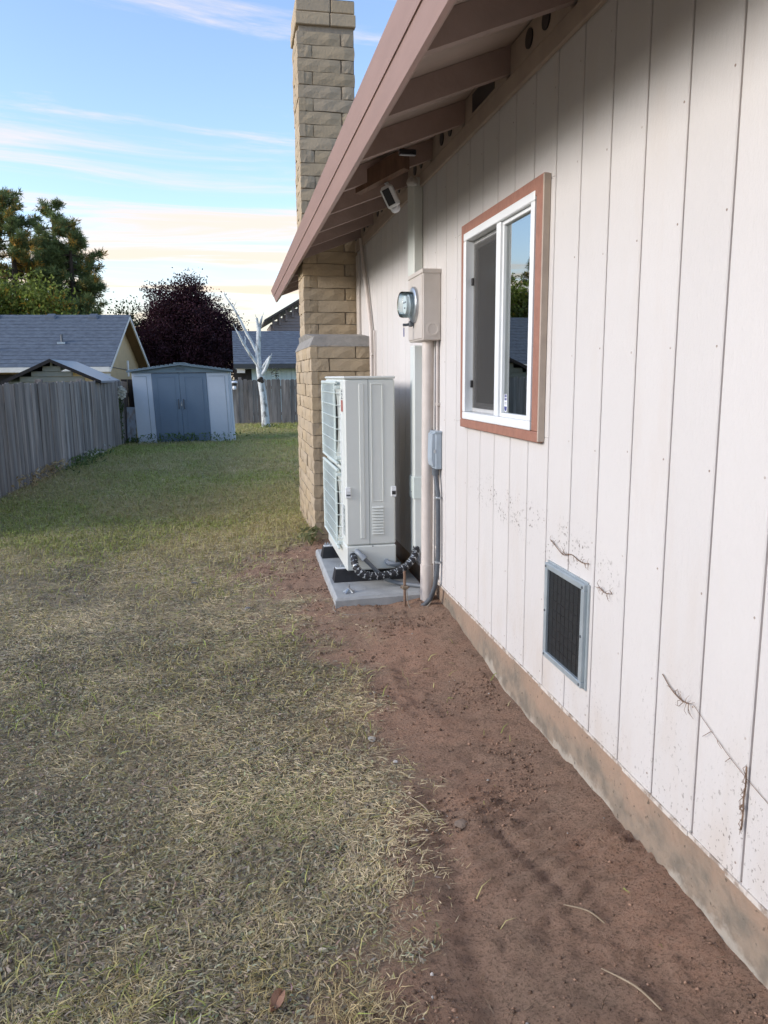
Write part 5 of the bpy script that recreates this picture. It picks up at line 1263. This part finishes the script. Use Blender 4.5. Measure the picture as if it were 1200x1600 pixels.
off = 0; Vs = []; Fs = []; Cs = []
for V, F_, c in tx: Vs.append(V); Fs.append(F_+off); Cs.append(c); off += len(V)
tag(link('grass_tufts', mesh_np('grass_tufts', np.concatenate(Vs), np.concatenate(Fs), GRASS, np.concatenate(Cs))), 'yellowish upright grass tufts dotted over the near lawn', 'grass', kind='stuff')
# soil crumbs
def crumbs(n, y0, y1, smin, smax, colA, colB, name, label, mask=True):
    x, y = sample(n, y0, y1, ([1,7],[-.2,-.2]), ([1,6.3,7],[1.12,1.12,.6]), .8)
    if mask: k = rng.random(n) < dirt_mask(x,y)*(.10+1.0*sstep(.50,.66,fbm(x*5,y*5,91,4))); x, y = x[k], y[k]
    n = len(x); z = ground_height(x,y); s_ = smin*(smax/smin)**(rng.random(n)**2.2)*(1+.12*np.maximum(y-1.5,0))
    B = np.array([(1,0,0),(-1,0,0),(0,1,0),(0,-1,0),(0,0,.8),(0,0,-.6)],float)
    P = B[None]*s_[:,None,None]*rng.uniform(.6,1.3,(n,6,1)); a = rng.uniform(0,2*np.pi,n); ca, sa_ = np.cos(a)[:,None], np.sin(a)[:,None]
    P = np.stack([P[:,:,0]*ca-P[:,:,1]*sa_, P[:,:,0]*sa_+P[:,:,1]*ca, P[:,:,2]],2) + np.stack([x,y,z+s_*.25],1)[:,None]
    T = np.array([(0,2,4),(2,1,4),(1,3,4),(3,0,4),(2,0,5),(1,2,5),(3,1,5),(0,3,5)])
    F_ = (np.arange(n)[:,None,None]*6+T[None]).reshape(-1,3); t = rng.random((n,1)); c = (np.array(colA)*(1-t)+np.array(colB)*t)*rng.uniform(.7,1.2,(n,1))
    return tag(link(name, mesh_np(name, P.reshape(-1,3), F_, attr_mat(name+'_soil', .95), np.repeat(c,6,axis=0))), label, 'soil', kind='stuff')
crumbs(52000, 1.0, 6.5, .0009, .0075, (.32,.20,.135), (.12,.08,.056), 'soil_crumbs', 'loose crumbs of brown soil over the bare strip')
crumbs(260, 1.0, 5.5, .0025, .007, (.45,.42,.38), (.30,.28,.25), 'pale_grit', 'small pale grit scattered in the soil')
# straw stalks on the soil
n = 3000; x, y = sample(n, 1.05, 6.0, ([1,7],[.1,.1]), ([1,7],[1.12,1.0]), .85); k = rng.random(n) < .10+.9*sstep(.5,.68,fbm(x*2.5,y*2.5,95,3)); x, y = x[k], y[k]; n = len(x)
tag(link('straw_litter', mesh_np('straw_litter', *(lambda r: (r[0], r[1]))(strips(x,y,ground_height(x,y)+.003, rng.uniform(0,6.28,n), rng.uniform(.012,.05,n), rng.uniform(.0009,.0018,n)*(1+.1*y), rng.uniform(0,.3,n), rng.normal(size=n), np.zeros((n,3)))), GRASS, np.repeat(np.array([.36,.26,.17])*rng.uniform(.35,1.0,(n,1)),6,axis=0))), 'short dry stalks littering the bare soil', 'straw', kind='stuff')
# twigs, stones, scraps
TWIG = mat('dry_twig', (.36,.28,.19), .8, (.25,.19,.12), 20)
for (x0_,y0_,x1_,y1_,lab) in ((.82,1.52,.90,1.38,'bent pale twig lying on soil close to the bottom of photo'),(.53,2.36,.58,2.22,'pale straw stalk pair on soil beside the grass edge'),(.45,2.70,.60,2.72,'long thin curved stalk on the soil edge below the white stone'),(.82,1.74,.90,1.66,'short pale twig lying along the wheel rut')):
    pts = catmull([(x0_,y0_,hgt(x0_,y0_)+.008),((x0_+x1_)/2+.012,(y0_+y1_)/2,hgt((x0_+x1_)/2,(y0_+y1_)/2)+.014),(x1_,y1_,hgt(x1_,y1_)+.008)], 5)
    tag(MB().tube(pts, [.0014+.0012*math.sin(3*i/len(pts)) for i in range(len(pts))], 6).build('twig', TWIG), lab, 'twig')
STONE = mat('pale_stone', (.50,.47,.43), .85, (.38,.36,.33), 40, bump=.4)
def stone(x_, y_, r_, lab, nm='stone', m=STONE, cat='stone', flat_=.6):
    b = MB().lathe([(0,-.5*r_),(r_*.75,-.3*r_),(r_,.1*r_),(r_*.7,.5*r_),(r_*.25,.7*r_)], (0,0,0), 'z', 9)
    b.v = [(v[0]*(1+.25*math.sin(v[1]*900))*1.15, v[1]*(1+.2*math.cos(v[0]*700)), v[2]*flat_*(1+.2*math.sin(v[0]*500))) for v in b.v]
    o = b.build(nm, m, None, True); o.location = (x_, y_, hgt(x_,y_)+r_*.25); o.rotation_euler = (random.uniform(-.3,.3),random.uniform(-.3,.3),random.uniform(0,6)); return tag(o, lab, cat)
stone(.485, 2.83, .016, 'white egg sized stone on the soil edge in mid lawn')
stone(.54, 2.63, .010, 'small pale stone right of the white stone')
stone(-.005, 1.78, .008, 'tiny white chip among the grass clippings lower left')
stone(.20, 1.85, .008, 'pale pebble beside the tuft near the soil edge')
stone(.66, 2.17, .022, 'flat brownish stone half buried in the soil strip', m=mat('brown_stone', (.26,.19,.14), .9, (.2,.15,.11), 30, bump=.5), flat_=.35)
stone(.02, 4.55, .022, 'grey stone at the grass edge left of bare mound', m=mat('grey_stone', (.22,.21,.20), .9, (.17,.16,.15), 30, bump=.5))
stone(-.32, 5.35, .030, 'dark grey stone on the lawn left of the concrete pad', m=bpy.data.materials['grey_stone'], flat_=.45)
dlf = MB(); vs = []
for i in range(7):
    t = i/6-.5; w_ = .022*math.cos(t*3.0)
    for sgn in (-1,0,1): vs.append((t*.055, sgn*w_*.7, .010*abs(sgn)+.012*math.sin(t*5)+.004))
vs2 = [(a,b,c-.0008) for a,b,c in vs]; n7 = len(vs)
fs = [(3*i+j,3*i+j+1,3*i+j+4,3*i+j+3) for i in range(6) for j in range(2)]
dlf.add(vs+vs2, fs+[tuple(k+n7 for k in f[::-1]) for f in fs])
dl_ = dlf.build('dead_leaf', mat('dead_leaf_brown', (.32,.17,.10), .7, (.18,.09,.055), 25)); dl_.location = (.035,1.56,hgt(.035,1.56)+.012); dl_.rotation_euler = (.2,.25,1.1)
tag(dl_, 'curled reddish brown dead leaf in the grass at the bottom', 'leaf')
# torn ivy stems still stuck to the siding
IVY = mat('dry_ivy_stem', (.24,.155,.10), .9, (.14,.09,.06), 30)
def ivy(lab, pts, r_=.0016, tw=10, seed=0, rl=.035):
    rr_ = random.Random(seed); t = thing('ivy_stem', lab, 'stem', (WX-.004, pts[0][0], pts[0][1]))
    P = catmull([(WX-.004-.004*rr_.random(), y_, z_) for y_, z_ in pts], 6)
    MB().tube(P, r_, 6).build('stem', IVY, t)
    tg = MB()
    for k in range(tw):
        p = rr_.choice(P); q_ = p+Vector((-.003,rr_.uniform(-rl,rl),rr_.uniform(-.03,.03))); mid = p.lerp(q_,.5)+Vector((-.004,rr_.uniform(-.008,.008),rr_.uniform(-.008,.008)))
        tg.tube([p,mid,q_], [.0009,.0007,.0005], 4)
    tg.build('rootlets', IVY, t)
ivy('dry torn ivy stem on siding above the crawl vent', [(2.62,.815),(2.56,.80),(2.50,.785),(2.44,.80),(2.36,.792),(2.30,.80)], .0014, 22, 1)
ivy('tiny ivy scraps on siding right of the long torn stem', [(2.22,.745),(2.18,.735),(2.14,.742)], .0012, 12, 2)
ivy('short curved ivy stem on the siding near the right edge', [(1.83,.60),(1.78,.575),(1.735,.565),(1.70,.57)], .0015, 14, 3)
ivy('long thin ivy runner on siding at right edge', [(1.68,.575),(1.60,.54),(1.52,.51),(1.44,.485),(1.38,.47)], .0007, 4, 4)
ivy('dark ivy remnant filling the siding groove at right', [(1.4595,.52),(1.4570,.47),(1.4600,.44),(1.4575,.41),(1.4600,.36)], .0020, 34, 5, .011)
